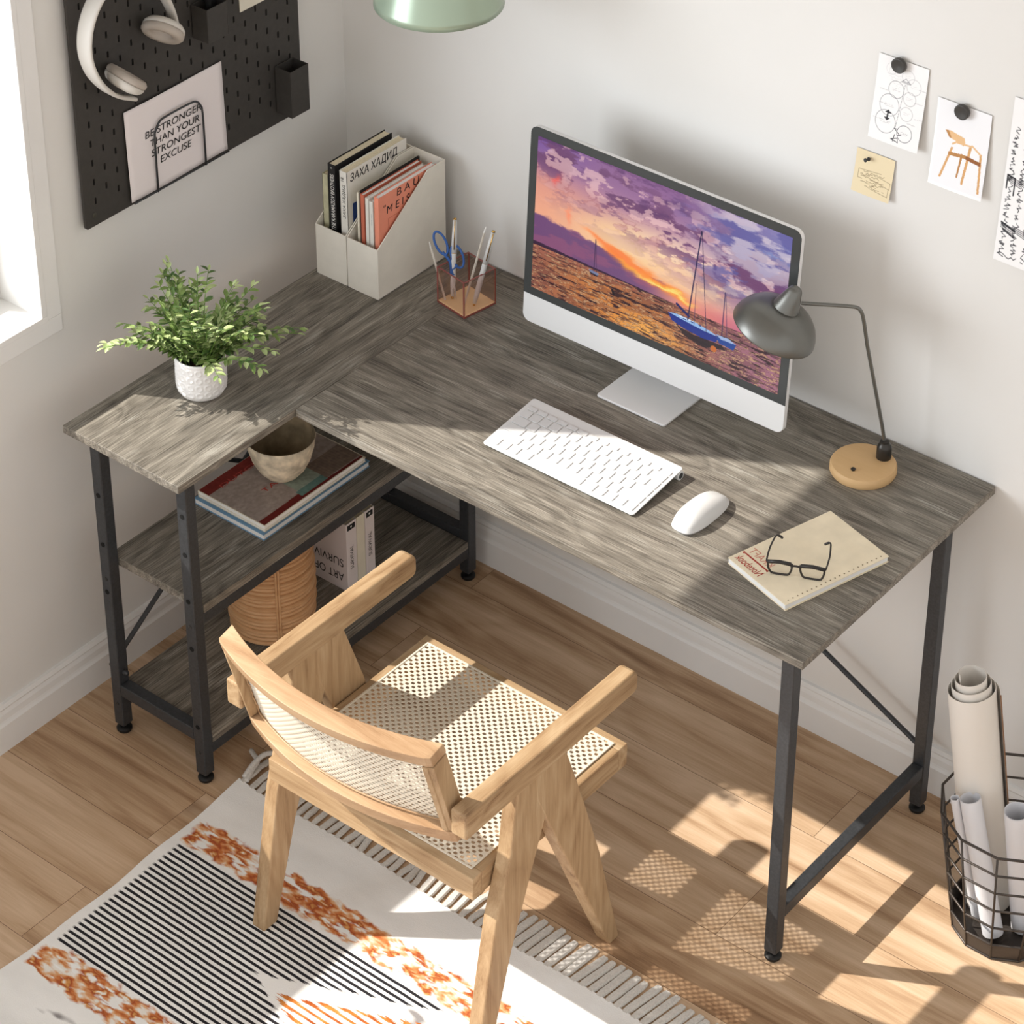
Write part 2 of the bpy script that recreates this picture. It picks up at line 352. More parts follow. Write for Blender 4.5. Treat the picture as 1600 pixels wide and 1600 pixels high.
# ------------------------------------------------------------ writing as mesh
def fontmesh(body, extr=.0002, italic=0, bold=0):
    cu = bpy.data.curves.new('t', 'FONT'); cu.body = body; cu.size = 1; cu.extrude = 0; cu.shear = italic; cu.offset = bold; cu.space_character = 1.0
    o = bpy.data.objects.new('t', cu); COL.objects.link(o)
    dg = bpy.context.evaluated_depsgraph_get(); dg.update()
    me = bpy.data.meshes.new_from_object(o.evaluated_get(dg)); bpy.data.objects.remove(o)
    vs = [v.co.copy() for v in me.vertices]; fs = [tuple(p.vertices) for p in me.polygons]; bpy.data.meshes.remove(me)
    return vs, fs
def write(body, o, xd, yd, width, parent, mat, height=None, mirror=False, italic=0, bold=0, name='lettering', lift=.0003, center=False):
    vs, fs = fontmesh(body, italic=italic, bold=bold)
    if not vs: return
    x0 = min(v.x for v in vs); x1 = max(v.x for v in vs); y0 = min(v.y for v in vs); y1 = max(v.y for v in vs)
    k = width/(x1-x0); ky = k if height is None else height/(y1-y0)
    xd = Vector(xd).normalized(); yd = Vector(yd).normalized(); nrm = xd.cross(yd)
    o = Vector(o)
    if center: o = o - xd*width/2
    out = []
    for v in vs:
        a = (v.x-x0)*k
        if mirror: a = width-a
        out.append(o + xd*a + yd*(v.y-y0)*ky + nrm*lift)
    mb = MB(); mb.add(out, [f[::-1] for f in fs] if mirror else fs)
    return mb.build(name, mat, parent)

# ------------------------------------------------------------ painter for flat pictures
class Canvas:
    def __init__(s, w, h, c): s.w, s.h = w, h; s.a = np.zeros((h, w, 3)); s.a[:] = c; s.yy, s.xx = np.mgrid[0:h, 0:w].astype(float); s.xx = (s.xx+.5)/w; s.yy = (s.yy+.5)/h
    def blend(s, mask, c): s.a = s.a*(1-mask[..., None]) + np.array(c, float)*mask[..., None]
    def line(s, x0, y0, x1, y1, wd, c, op=1):
        ax, ay, bx, by = x0*s.w, y0*s.h, x1*s.w, y1*s.h; px, py = s.xx*s.w, s.yy*s.h
        L = max((bx-ax)**2+(by-ay)**2, 1e-9); t = np.clip(((px-ax)*(bx-ax)+(py-ay)*(by-ay))/L, 0, 1)
        d = np.hypot(px-ax-t*(bx-ax), py-ay-t*(by-ay)); s.blend(np.clip(wd*s.w/2-d+.5, 0, 1)*op, c)
    def ring(s, x, y, rx, ry, wd, c, op=1):
        d = np.abs(np.hypot((s.xx-x)/rx, (s.yy-y)/ry)-1)*rx*s.w; s.blend(np.clip(wd*s.w/2-d+.5, 0, 1)*op, c)
    def poly(s, pts, c, op=1):
        m = np.zeros((s.h, s.w), bool); n = len(pts)
        for i in range(n):
            x1, y1 = pts[i]; x2, y2 = pts[(i+1) % n]
            if y1 == y2: continue
            cnd = ((y1 > s.yy) != (y2 > s.yy)) & (s.xx < (x2-x1)*(s.yy-y1)/(y2-y1)+x1); m ^= cnd
        s.blend(m.astype(float)*op, c)
def fbm(w, h, fx, fy, oct=5, seed=0, gain=.55):
    r = np.random.RandomState(seed); out = np.zeros((h, w)); amp = 1; tot = 0
    for o in range(oct):
        gx, gy = int(fx*2**o)+2, int(fy*2**o)+2; g = r.rand(gy+1, gx+1)
        X = np.linspace(0, gx-1.001, w); Y = np.linspace(0, gy-1.001, h); xi = X.astype(int); yi = Y.astype(int)
        tx = X-xi; ty = (Y-yi)[:, None]; tx = tx*tx*(3-2*tx); ty = ty*ty*(3-2*ty)
        a = g[yi][:, xi]; b_ = g[yi][:, xi+1]; c = g[yi+1][:, xi]; d = g[yi+1][:, xi+1]
        out += amp*((a*(1-tx)+b_*tx)*(1-ty)+(c*(1-tx)+d*tx)*ty); tot += amp; amp *= gain
    return out/tot
def colour_mat(name, rough=.8, emit=0):
    m, nt, b = newmat(name)
    at = nn(nt, 'ShaderNodeVertexColor', _layer_name='picture')
    b.inputs['Roughness'].default_value = rough
    if emit:
        b.inputs['Base Color'].default_value = (.01,.01,.01,1); b.inputs['Specular IOR Level'].default_value = .3
        nt.links.new(at.outputs[0], b.inputs['Emission Color']); b.inputs['Emission Strength'].default_value = emit
    else: nt.links.new(at.outputs[0], b.inputs['Base Color']); b.inputs['Specular IOR Level'].default_value = .2
    return m
M_print = colour_mat('printed_sheet'); M_screen = colour_mat('screen_picture', .2, .93)
def picture(cv, fn, name, mat, parent=None, **kw):
    """grid mesh carrying the canvas; fn(u, v) -> point, v downwards"""
    nu, nv = cv.w-1, cv.h-1; mb = MB(); mb.grid(lambda u, v: fn(u, v), nu, nv)
    # grid order: v rows downwards, so flip winding to face the viewer
    mb.f = [f[::-1] for f in mb.f]
    o = mb.build(name, mat, parent, **kw)
    ca = o.data.color_attributes.new('picture', 'FLOAT_COLOR', 'POINT')
    x = np.clip(cv.a/255, 0, 1); l = np.where(x <= .04045, x/12.92, ((x+.055)/1.055)**2.4)
    buf = np.ones((cv.h*cv.w, 4), 'f'); buf[:, :3] = l.reshape(-1, 3); ca.data.foreach_set('color', buf.ravel())
    o.data.polygons.foreach_set('use_smooth', [True]*len(o.data.polygons))
    return o
# ------------------------------------------------------------ cane webbing
M_cane = simple('cane', (224,215,198), .6, 0, .3, .05, 500, .3, 900)
def cane(fn, U, V, pitch, name, parent, t=.0010, rx=.0040, ry=.0032):
    """woven cane with real staggered holes; fn(x, y) -> (point, normal) on the surface"""
    nc = max(1, round(U/pitch)); nr = max(2, round(V/(pitch/2))); px, py = U/nc, V/nr
    mb = MB()
    def quadstack(o8, i8):
        top = [fn(*p) for p in o8+i8]; n = len(o8)
        vs = [p for p, _ in top] + [p-nm*t for p, nm in top]; k = 2*n
        fs = []
        for a in range(n):
            b_ = (a+1) % n
            fs += [(a, b_, n+b_, n+a), (k+a, k+n+a, k+n+b_, k+b_), (n+a, n+b_, k+n+b_, k+n+a)]
        mb.add(vs, fs)
    def solid(x0, x1, y0, y1):
        q = [fn(*p) for p in ((x0,y0),(x1,y0),(x1,y1),(x0,y1))]
        mb.add([p for p, _ in q]+[p-nm*t for p, nm in q], [(0,1,2,3),(4,7,6,5)])
    ring = [(1,0),(1,1),(0,1),(-1,1),(-1,0),(-1,-1),(0,-1),(1,-1)]
    oc = [(1,.0),(.8,.8),(0,1),(-.8,.8),(-1,0),(-.8,-.8),(0,-1),(.8,-.8)]
    for j in range(nr):
        s = .5*(j % 2); n = nc-(j % 2)
        if j % 2: solid(0, px/2, j*py, (j+1)*py); solid(U-px/2, U, j*py, (j+1)*py)
        for i in range(n):
            cx_, cy_ = (i+.5+s)*px, (j+.5)*py
            quadstack([(cx_+a*px/2, cy_+b_*py/2) for a, b_ in ring], [(cx_+a*rx, cy_+b_*ry) for a, b_ in oc])
    return mb.build(name, M_cane, parent)

# ------------------------------------------------------------ armchair
chair = empty('cane_armchair', (.97, -.86, 0), 'teak armchair with cane seat and curved cane back in front of the desk', 'chair')
SX0, SX1, SY0, SY1, SZ0, SZ1 = .7405, 1.2015, -1.052, -.629, .352, .400
RWD = .024
sf = MB()
for a in ((SY1-RWD, SY1), (SY0, SY0+RWD)): MB().box(SX0, SX1, *a, SZ0, SZ1).build('seat_rail', M_teak['x'], chair, bevel=.0015)
for a in ((SX0+.0001, SX0+RWD), (SX1-RWD, SX1-.0001)): MB().box(*a, SY0+RWD, SY1-RWD, SZ0, SZ1-.0002).build('seat_side_rail', M_teak['y'], chair, bevel=.002)
cx0, cy0, CU, CV = SX0+.017, SY0+.017, SX1-SX0-.034, SY1-SY0-.034
cane(lambda x, y: (Vector((cx0+x, cy0+y, SZ1+.0016)), Vector((0,0,1))), CU, CV, .0149, 'cane_seat', chair)
sp = MB()
for a in ((cx0-.001, cx0+CU+.001, cy0-.001, cy0+.003), (cx0-.001, cx0+CU+.001, cy0+CV-.003, cy0+CV+.001)): sp.box(*a, SZ1+.0004, SZ1+.003)
for a in ((cx0-.001, cx0+.003, cy0+.003, cy0+CV-.003), (cx0+CU-.003, cx0+CU+.001, cy0+.003, cy0+CV-.003)): sp.box(*a, SZ1+.0004, SZ1+.003)
sp.build('cane_spline', M_cane, chair, bevel=.0008)
for x0 in (.7055, 1.2025):
    x1 = x0+.0335
    arm = MB().prism([(-1.108,.546),(-.660,.553),(-.652,.557),(-.650,.564),(-.650,.588),(-.654,.597),(-.662,.600),(-1.108,.600)], x0, x1, 'yz').build('armrest', M_teak['y'], chair, bevel=.005, seg=4)
    MB().prism([(-.846,.556),(-.799,.419),(-.7465,.251),(-.684,.0),(-.712,0),(-.899,.44),(-.925,.50),(-.93,.556)][::-1], x0+.001, x1-.001, 'yz').build('leg', M_teak['z'], chair, bevel=.004, seg=3)
    MB().prism([(-.974,.556),(-.992,.426),(-1.03,.303),(-1.085,.0055),(-1.049,.0055),(-.988,.214),(-.899,.45),(-.885,.556)], x0+.0016, x1-.0016, 'yz').build('leg', M_teak['z'], chair, bevel=.004, seg=3)
# curved backrest
BX0, BX1, BZ0, BZ1 = .7350, 1.1950, .510, .735
def bk(u, h, d):
    x = BX0+(BX1-BX0)*u; s = (1-(2*u-1)**2)*.052
    y = -1.048-.064*h - s; z = BZ0+(BZ1-BZ0)*h
    # depth d outwards (towards -y and slightly down), following the curve
    dx = -(2*u-1)*.42; n = Vector((dx*.0+0, -.965, -.26)); n = Vector(((2*u-1)*.28, -.93, -.24)).normalized()
    if u < .02 or u > .98: n = Vector((0, -.965, -.25)).normalized()
    return Vector((x, y, z)) + n*d
def rail(name, u0, u1, h0, h1, d0, d1, n, mat, bv=.002):
    mb = MB(); vs = []
    for i in range(n+1):
        u = u0+(u1-u0)*i/n
        vs += [bk(u, h0, d0), bk(u, h1, d0), bk(u, h1, d1), bk(u, h0, d1)]
    fs = [(0,1,2,3), (n*4+3, n*4+2, n*4+1, n*4)]
    for i in range(n):
        for k in range(4): a, b_ = i*4+k, i*4+(k+1) % 4; fs.append((a+4, b_+4, b_, a))
    mb.add(vs, fs); return mb.build(name, mat, chair, bevel=bv)
rail('back_top_rail', 0, 1, .90, 1.0, 0, .034, 28, M_pale, .0012)
rail('back_bottom_rail', 0, 1, 0, .12, 0, .034, 28, M_pale, .0012)
rail('back_stile', 0, .055, .1305, .8845, .0005, .034, 3, M_teak['z'])
rail('back_stile', .945, 1, .1305, .8845, .0005, .034, 3, M_teak['z'])
bU, bV = (BX1-BX0)*.89, (BZ1-BZ0)*.754*1.05
def bkc(x, y):
    u = .055+.89*x/bU; h = .1305+.754*y/bV; e = 1e-3
    p = bk(u, h, .0135); a = bk(u+e, h, .0135)-p; c = bk(u, h+e, .0135)-p
    return p, c.cross(a).normalized()
cane(bkc, bU, bV, .0128, 'cane_back', chair, .0009, .0036, .0025)
def spl(pts, r, nm='cane_binding'): MB().tube(pts, r, 6).build(nm, M_pale, chair, smooth=True)
wob = lambda u: .0012*math.sin(u*57)+.0009*math.sin(u*131)
spl([bk(.05+.9*i/60, .872+wob(i/60), .0185) for i in range(61)], .0017)
spl([bk(.05+.9*i/60, .145+wob(i/60), .0175) for i in range(61)], .0015)
spl([bk(.06, .15+.72*i/24, .0165+wob(i/24)) for i in range(25)], .0014); spl([bk(.94, .15+.72*i/24, .0165+wob(i/24)) for i in range(25)], .0014)

# ------------------------------------------------------------ rug
def rug_mat():
    m, nt, b = newmat('woven_rug')
    tc = nn(nt, 'ShaderNodeTexCoord'); sp = nn(nt, 'ShaderNodeSeparateXYZ', Vector=tc.outputs['Object'])
    X, Y = sp.outputs[0], sp.outputs[1]
    def M(op, a, b_=None, c=None):
        kw = {'0': a}
        if b_ is not None: kw['1'] = b_
        if c is not None: kw['2'] = c
        return nn(nt, 'ShaderNodeMath', _operation=op, **kw).outputs[0]
    def noise(sx, sy, sc, rot=0, det=3.0, dist=0.0):
        mp = nn(nt, 'ShaderNodeMapping', Vector=tc.outputs['Object']); mp.inputs['Scale'].default_value = (sx, sy, 1); mp.inputs['Rotation'].default_value = (0, 0, rot)
        return nn(nt, 'ShaderNodeTexNoise', Vector=mp.outputs[0], Scale=sc, Detail=det, Distortion=dist).outputs['Fac']
    def step(v, lo, hi):
        r = nn(nt, 'ShaderNodeMapRange', Value=v); r.inputs[1].default_value = lo; r.inputs[2].default_value = hi; return r.outputs[0]
    def mix(f, a, c):
        x = nn(nt, 'ShaderNodeMix', _data_type='RGBA'); nt.links.new(f, x.inputs[0])
        if isinstance(a, tuple): x.inputs[6].default_value = (*lin(a), 1)
        else: nt.links.new(a, x.inputs[6])
        if isinstance(c, tuple): x.inputs[7].default_value = (*lin(c), 1)
        else: nt.links.new(c, x.inputs[7])
        return x.outputs[2]
    jit = M('MULTIPLY', M('SUBTRACT', noise(1, 1, 30), .5), .03)
    fine = M('MULTIPLY', M('SUBTRACT', noise(.12, 1, 300), .5), .05)
    base = ramp(nt, noise(.4, 1, 14, 0, 4.0), [(.3, (236,235,233)), (.6, (247,246,244))])
    # faint grey flecks
    fl = step(M('MULTIPLY', noise(.25, 1, 26, .2, 2.0), noise(1, 1, 6)), .40, .45)
    base = mix(fl, base, (150,146,146))
    dy = M('ABSOLUTE', M('ADD', Y, 1.178))                       # distance from the motif's axis
    # black stripes
    st = M('ADD', M('ADD', Y, M('MULTIPLY', jit, .06)), 1.0185)
    w = M('ABSOLUTE', M('SUBTRACT', M('FRACT', M('DIVIDE', st, .0126)), .5))
    line = step(w, .26, .20)
    edge = M('ADD', M('ADD', .795, M('MULTIPLY', M('ABSOLUTE', M('ADD', Y, 1.165)), 2.25)), fine)
    inx = M('MULTIPLY', step(X, .457, .463), step(M('SUBTRACT', edge, X), 0, .008))
    iny = M('MULTIPLY', step(Y, -1.336, -1.333), step(Y, -1.016, -1.019))
    col = mix(M('MULTIPLY', M('MULTIPLY', line, inx), iny), base, (44,43,47))
    # inner orange stripes
    e2 = M('SUBTRACT', M('ADD', X, fine), M('ADD', .845, M('MULTIPLY', dy, 2.3)))
    in2 = M('MULTIPLY', step(e2, 0, .006), step(dy, .125, .12))
    tuft = step(M('SUBTRACT', .02, M('ABSOLUTE', M('SUBTRACT', e2, .012))), 0, .006)
    w2 = M('ABSOLUTE', M('SUBTRACT', M('FRACT', M('DIVIDE', st, .0145)), .5))
    l2 = step(w2, .2, .14); l3 = step(w2, .34, .28)
    orange = ramp(nt, noise(.5, 1, 60), [(.35, (168,82,40)), (.55, (214,132,62)), (.7, (226,160,92))])
    col = mix(M('MULTIPLY', in2, M('MAXIMUM', l2, M('MULTIPLY', tuft, l3))), col, orange)
    # orange bands above and below
    o2 = ramp(nt, noise(.45, 1, 60, .9, 2.0, .25), [(.34, (238,232,224)), (.42, (224,176,132)), (.5, (204,124,72)), (.57, (166,82,52)), (.63, (216,156,92)), (.69, (240,232,222))])
    g2 = step(noise(.35, 1, 62, .95, 2.0, .2), .38, .46)
    band = None
    for y0, h in ((-.978, .036), (-1.372, .038), (-1.95, .036)):
        q = M('SUBTRACT', h, M('ABSOLUTE', M('ADD', M('SUBTRACT', Y, y0), M('MULTIPLY', jit, 1.2))))
        q = step(q, 0, .006); band = q if band is None else M('MAXIMUM', band, q)
    band = M('MULTIPLY', M('MULTIPLY', band, g2), step(M('ADD', X, jit), .450, .458))
    col = mix(band, col, o2)
    nt.links.new(col, b.inputs['Base Color']); b.inputs['Roughness'].default_value = .95; b.inputs['Specular IOR Level'].default_value = .1
    wv = nn(nt, 'ShaderNodeTexNoise', Vector=tc.outputs['Object'], Scale=420.0, Detail=2.0)
    bumpn(nt, b, wv.outputs['Fac'], .35, .0015)
    return m
M_rug = rug_mat(); M_fr = simple('fringe_cotton', (212,208,202), .9, 0, .2, .05, 300, .4, 500)
rug = empty('area_rug', (0, 0, 0), 'white woven rug with black stripes and orange bands under the rear chair legs', 'rug')
RXA, RXB, RYA, RYB = .437, 1.9, -2.25, -.826
def rz(x, y):
    e = max(0, 1-math.hypot(x-RXA, y-RYB)/.10)
    return .0052 + .0006*math.sin(x*23)*math.sin(y*19) + .010*e*e
def rugp(u, v, dz=0):
    x = RXA+(RXB-RXA)*u; y = RYA+(RYB-RYA)*v
    x2 = x + (.004*math.sin(y*9)+.002*math.sin(y*31))*(1-u); y2 = y + .004*math.sin(x*11)*v
    return (x2, y2, rz(x, y)+dz)
rb = MB(); rb.grid(lambda u, v: rugp(u, v), 90, 90); n0 = len(rb.v)
rb.grid(lambda u, v: (rugp(u, v)[0], rugp(u, v)[1], max(.0003, rugp(u, v)[2]-.005)), 90, 90)
rb.f[8100:] = [f[::-1] for f in rb.f[8100:]]
def bound(n): return [i for i in range(n+1)] + [j*(n+1)+n for j in range(1, n+1)] + [n*(n+1)+i for i in range(n-1, -1, -1)] + [j*(n+1) for j in range(n-1, 0, -1)]
bd = bound(90)
for a, c in zip(bd, bd[1:]+bd[:1]): rb.f.append((a, a+n0, c+n0, c)); rb.m.append(0)
rb.build('rug_weave', M_rug, rug, smooth=True)
nst = 76
for i in range(nst):
    x = RXA+.006+(RXB-RXA-.012)*i/(nst-1); messy = 1 if x < 1.04 else .25
    L = .086+random.uniform(-.006,.006); sx = random.uniform(-.012,.012)*messy + (.010 if x > 1.04 else -.002); w = .0085 if x > 1.04 else random.uniform(.0060,.0076)
    y0 = RYB+.004*math.sin(x*11); z0 = rz(x, RYB)-.001
    pts = []
    for k in range(7):
        t = k/6; pts.append((x+sx*t+random.uniform(-.0015,.0015)*messy, y0-.003+L*t, max(.0028, z0*(1-t)+.0028*t+.004*math.sin(t*PI)*messy*random.random())))
    vs = []
    for k, p in enumerate(pts):
        ww = w*(1 if k < 6 else .7)*(.8 if k == 0 else 1)
        vs += [(p[0]-ww, p[1], p[2]-.002), (p[0]+ww, p[1], p[2]-.002), (p[0]+ww*.7, p[1], p[2]+.0018), (p[0]-ww*.7, p[1], p[2]+.0018)]
    fs = [(0,1,2,3), (27,26,25,24)]
    for k in range(6):
        for q in range(4): a, c = k*4+q, k*4+(q+1) % 4; fs.append((a+4, c+4, c, a))
    MB().add(vs, fs).build('fringe_strand', M_fr, rug, smooth=True)
for P in ([(.447,-.826,.012),(.437,-.80,.016),(.428,-.775,.016),(.405,-.762,.012),(.392,-.755,.008)], [(.437,-.822,.014),(.432,-.79,.022),(.432,-.76,.024),(.440,-.735,.016),(.452,-.715,.006)]):
    MB().tube(bez(P, 6), .0052, 8).build('fringe_strand', M_fr, rug, smooth='all')
# ------------------------------------------------------------ computer monitor
mon = empty('computer_monitor', (.897, -.15, ZT), 'large white-chinned monitor showing a sunset harbour with sailing boats, on the desk', 'monitor')
MX0, MX1, MZ0, MZ1 = .600, 1.1945, .803, 1.2155
TL = .063
def mp_(x, z, d): # d: distance behind the front face
    t = (z-MZ0); return Vector((x, -.1755+t*TL+d, z - d*TL))
def rrect(x0, x1, z0, z1, r, n=8):
    out = []
    for cx_, cz_, a0 in ((x1-r, z1-r, 0), (x0+r, z1-r, 90), (x0+r, z0+r, 180), (x1-r, z0+r, 270)):
        for k in range(n+1):
            a = math.radians(a0+90*k/n); out.append((cx_+r*math.cos(a), cz_+r*math.sin(a)))
    return out
def slab(poly, d0, d1, name, mat, parent, **kw):
    n = len(poly); vs = [mp_(x, z, d0) for x, z in poly]+[mp_(x, z, d1) for x, z in poly]
    fs = [tuple(range(n))[::-1], tuple(range(n, 2*n))]+[(i, (i+1) % n, (i+1) % n+n, i+n) for i in range(n)]
    return MB().add(vs, fs).build(name, mat, parent, **kw)
R0 = rrect(MX0, MX1, MZ0, MZ1, .016)
body = slab(R0, 0, .010, 'housing', M_alu, mon, smooth=True, bevel=.0008)
# bulged back shell
vs = []; N = len(R0); cxm, czm = (MX0+MX1)/2, (MZ0+MZ1)/2
for k, (s, d) in enumerate(((1, .010), (.93, .018), (.7, .026), (.35, .031))): vs += [mp_(cxm+(x-cxm)*s, czm+(z-czm)*s, d) for x, z in R0]
fs = [(r*N+i, r*N+(i+1) % N, (r+1)*N+(i+1) % N, (r+1)*N+i) for r in range(3) for i in range(N)] + [tuple(range(3*N, 4*N))]
MB().add(vs, fs).build('back_shell', M_alu, mon, smooth='all')
CH = .0605
bz = [p for p in R0 if p[1] > MZ0+CH]; bz += [(MX0, MZ0+CH), (MX1, MZ0+CH)]
slab([(MX0+(x-MX0), z) for x, z in bz], -.0007, .0002, 'bezel', M_bezel, mon)
SXa, SXb, SZa, SZb = MX0+.0175, MX1-.0175, MZ0+CH+.0165, MZ1-.017
def screen_canvas(w=620, h=380):
    cv = Canvas(w, h, (150,110,150)); u, v = cv.xx, cv.yy
    def sm(a, b_, x): t = np.clip((x-a)/(b_-a), 0, 1); return t*t*(3-2*t)
    def mixc(m, c): cv.a[:] = cv.a*(1-m[..., None])+np.array(c, float)*m[..., None]
    n1 = fbm(w, h, 9, 14, 6, 1, .6); n2 = fbm(w, h, 16, 20, 5, 2); n3 = fbm(w, h, 5, 10, 6, 3, .6)
    mixc(sm(0, .25, v)*.6, (176,132,164)); mixc(sm(.12, .5, v)*.8, (226,168,158)); mixc(sm(.32, .58, v)*.85, (252,204,156))
    mixc(sm(.42, 0, u)*sm(.10, .34, v)*.75, (236,162,132)); mixc(sm(.5, 1.0, u)*sm(.75, .1, v)*.95, (128,150,200)); mixc(sm(.62, 1, u)*sm(.48, .72, v)*.75, (188,148,200))
    mixc(sm(.34, 0, u)*sm(.2, 0, v)*.9, (126,92,160)); mixc(sm(.0, .55, u)*sm(.25, 0, v)*.4, (140,98,150))
    mixc(np.exp(-((u-.40)/.22)**2-((v-.44)/.12)**2)*.9, (255,216,158)); mixc(np.exp(-((u-.60)/.20)**2-((v-.38)/.10)**2)*.6, (255,230,204))
    dd = v-(.06+.36*u)
    for (off, wd, c, amt, nf) in ((0, .20, (118,78,116), 1.0, n1), (-.12, .12, (96,62,108), .8, n3), (.14, .07, (150,84,96), .55, n2)):
        mixc(np.clip(sm(.47, .58, nf)*np.exp(-((dd-off)/wd)**2)*amt, 0, 1), c)
    mixc(sm(.52, .60, n2)*np.exp(-(dd/.24)**2)*.6, (246,206,200))
    mixc(sm(.49, .60, fbm(w, h, 10, 16, 5, 9))*sm(.5, .78, u)*sm(.64, .35, v)*.75, (100,98,160))
    mixc(sm(.50, .60, n3)*sm(.55, .8, u)*sm(.62, .2, v)*.6, (240,226,226))
    for (a, b_, s1, s2, c) in ((.085, .235, .015, .035, (240,104,96)), (.14, .43, .012, .05, (250,146,110))): mixc(np.exp(-((u-a-.02*(n1-.5)*4)/s1)**2-((v-b_)/s2)**2)*.8, c)
    top = .475+.24*u+.02*(n2-.5)*3; bank = sm(top, top+.02, v)*sm(.66, .44, u); mixc(bank*.9, (104,70,120)); mixc(bank*sm(.5, .62, n3)*.4, (170,96,120))
    mixc(sm(.56, .70, v)*sm(.35, .8, u)*.8, (212,108,112)); mixc(sm(.56, .72, v)*sm(.70, 1, u)*.7, (160,108,172))
    for (a, b_, c0, c1, col, s) in ((.28, .52, .63, .665, (255,128,52), .030), (.36, .575, .62, .655, (255,180,70), .018), (.44, .61, .64, .66, (255,226,130), .010), (.22, .47, .46, .60, (255,138,80), .018)):
        t = np.clip((u-a)/(c0-a), 0, 1); yc = b_+(c1-b_)*t; m_ = np.exp(-((v-yc-(n1-.5)*.09)/s)**2)*sm(a-.05, a+.05, u)*sm(c0+.06, c0-.06, u); mixc(np.clip(m_*(.6+n2*.7), 0, 1), col)
    hz = .70+.012*u
    gnd = sm(hz-.002, hz+.002, v); m1 = fbm(w, h, 70, 150, 3, 4); m2 = fbm(w, h, 22, 100, 4, 5); m3 = fbm(w, h, 12, 26, 4, 6)
    d = np.clip((v-hz)/.3, 0, 1)
    gc = np.zeros_like(cv.a); gc[:] = (150,96,84)
    def mg(k, c):
        nonlocal gc
        gc = gc*(1-k[..., None])+np.array(c, float)*k[..., None]
    mg(sm(.2, 0, d)*.5, (196,120,96)); mg(np.exp(-((u-.36)/.26)**2)*sm(.1, .6, d+.2)*.8, (222,142,66)); mg(np.exp(-((u-.50)/.15)**2)*sm(.3, .9, d)*.8, (255,190,96)); mg(sm(.60, .92, u)*.85, (164,112,134))
    mg(sm(.50, .60, m1)*.55, (92,54,52)); mg(sm(.52, .60, m3)*.35, (96,58,60)); mg(sm(.58, .66, m1)*.5, (255,218,160)); mg(sm(.56, .60, m2)*(.45+.4*sm(.45, .6, m3)), (48,28,38))
    cv.a = cv.a*(1-gnd[..., None])+gc*gnd[..., None]
    hh = .004+.014*np.clip(1-u*2.4, 0, 1)*(.5+n2); shore = ((v > hz-hh) & (v < hz+.004)).astype(float)*sm(.60, .45, u); mixc(shore*.9, (56,34,58))
    L = cv.line
    L(.256, .51, .256, .72, .0028, (60,44,80)); L(.258, .52, .266, .72, .0018, (70,50,80)); cv.poly([(.235,.715),(.276,.722),(.272,.742),(.240,.735)], (120,128,160)); cv.poly([(.238,.732),(.274,.738),(.270,.748),(.243,.744)], (50,36,48))
    cv.poly([(.598,.835),(.66,.85),(.775,.84),(.79,.865),(.69,.905),(.63,.88)], (40,24,34), .9)
    cv.poly([(.560,.775),(.60,.780),(.70,.795),(.765,.800),(.750,.838),(.70,.848),(.62,.835),(.575,.815)], (22,50,136)); cv.poly([(.560,.772),(.60,.762),(.66,.765),(.72,.780),(.765,.798),(.70,.797),(.60,.782)], (150,184,226))
    cv.poly([(.60,.764),(.66,.766),(.655,.775),(.61,.775)], (210,224,240))
    for x in (.62, .65, .68): cv.poly([(x,.770),(x+.012,.772),(x+.012,.779),(x,.777)], (30,70,130))
    L(.665, .185, .638, .77, .0045, (44,40,80)); L(.667, .19, .712, .80, .0022, (50,44,80)); L(.660, .52, .664, .78, .0016, (60,50,90)); L(.592, .70, .640, .745, .010, (32,36,100)); L(.675, .72, .70, .73, .002, (50,44,80))
    L(.772, .50, .772, .80, .003, (50,44,90)); L(.775, .51, .793, .79, .0018, (60,54,96)); cv.poly([(.748,.795),(.83,.80),(.82,.842),(.765,.835)], (30,72,146)); cv.poly([(.75,.785),(.80,.782),(.83,.80),(.77,.805)], (160,180,216))
    cv.ring(.745, .885, .005, .008, .014, (196,110,50)); L(.335, .79, .34, .81, .010, (40,26,34))
    cv.a = (cv.a-128)*1.08+126; return cv
picture(screen_canvas(), lambda u, v: mp_(SXa+(SXb-SXa)*u, SZb+(SZa-SZb)*v, -.0011), 'screen', M_screen, mon)
# stand: foot plate and neck
st = MB(); st.prism(rrect(.8195, .9755, -.2305, -.055, .005, 4), ZT+.0003, ZT+.005, 'xy').build('foot_plate', M_alu, mon, bevel=.0012)
nk = []
for (y, z, w) in ((-.060, ZT+.0045, .078), (-.062, ZT+.03, .077), (-.078, .85, .073), (-.103, .93, .07), (-.125, .985, .07)): nk.append((y, z, w))
mb = MB(); vs = []
for y, z, w in nk:
    t = .004
    vs += [(.8975-w, y, z), (.8975+w, y, z), (.8975+w, y+t, z), (.8975-w, y+t, z)]
fs = [(3,2,1,0), (16,17,18,19)]
for i in range(4):
    for k in range(4): a, c = i*4+k, i*4+(k+1) % 4; fs.append((a, c, c+4, a+4))
mb.add(vs, fs).build('neck', M_alu, mon, bevel=.001)

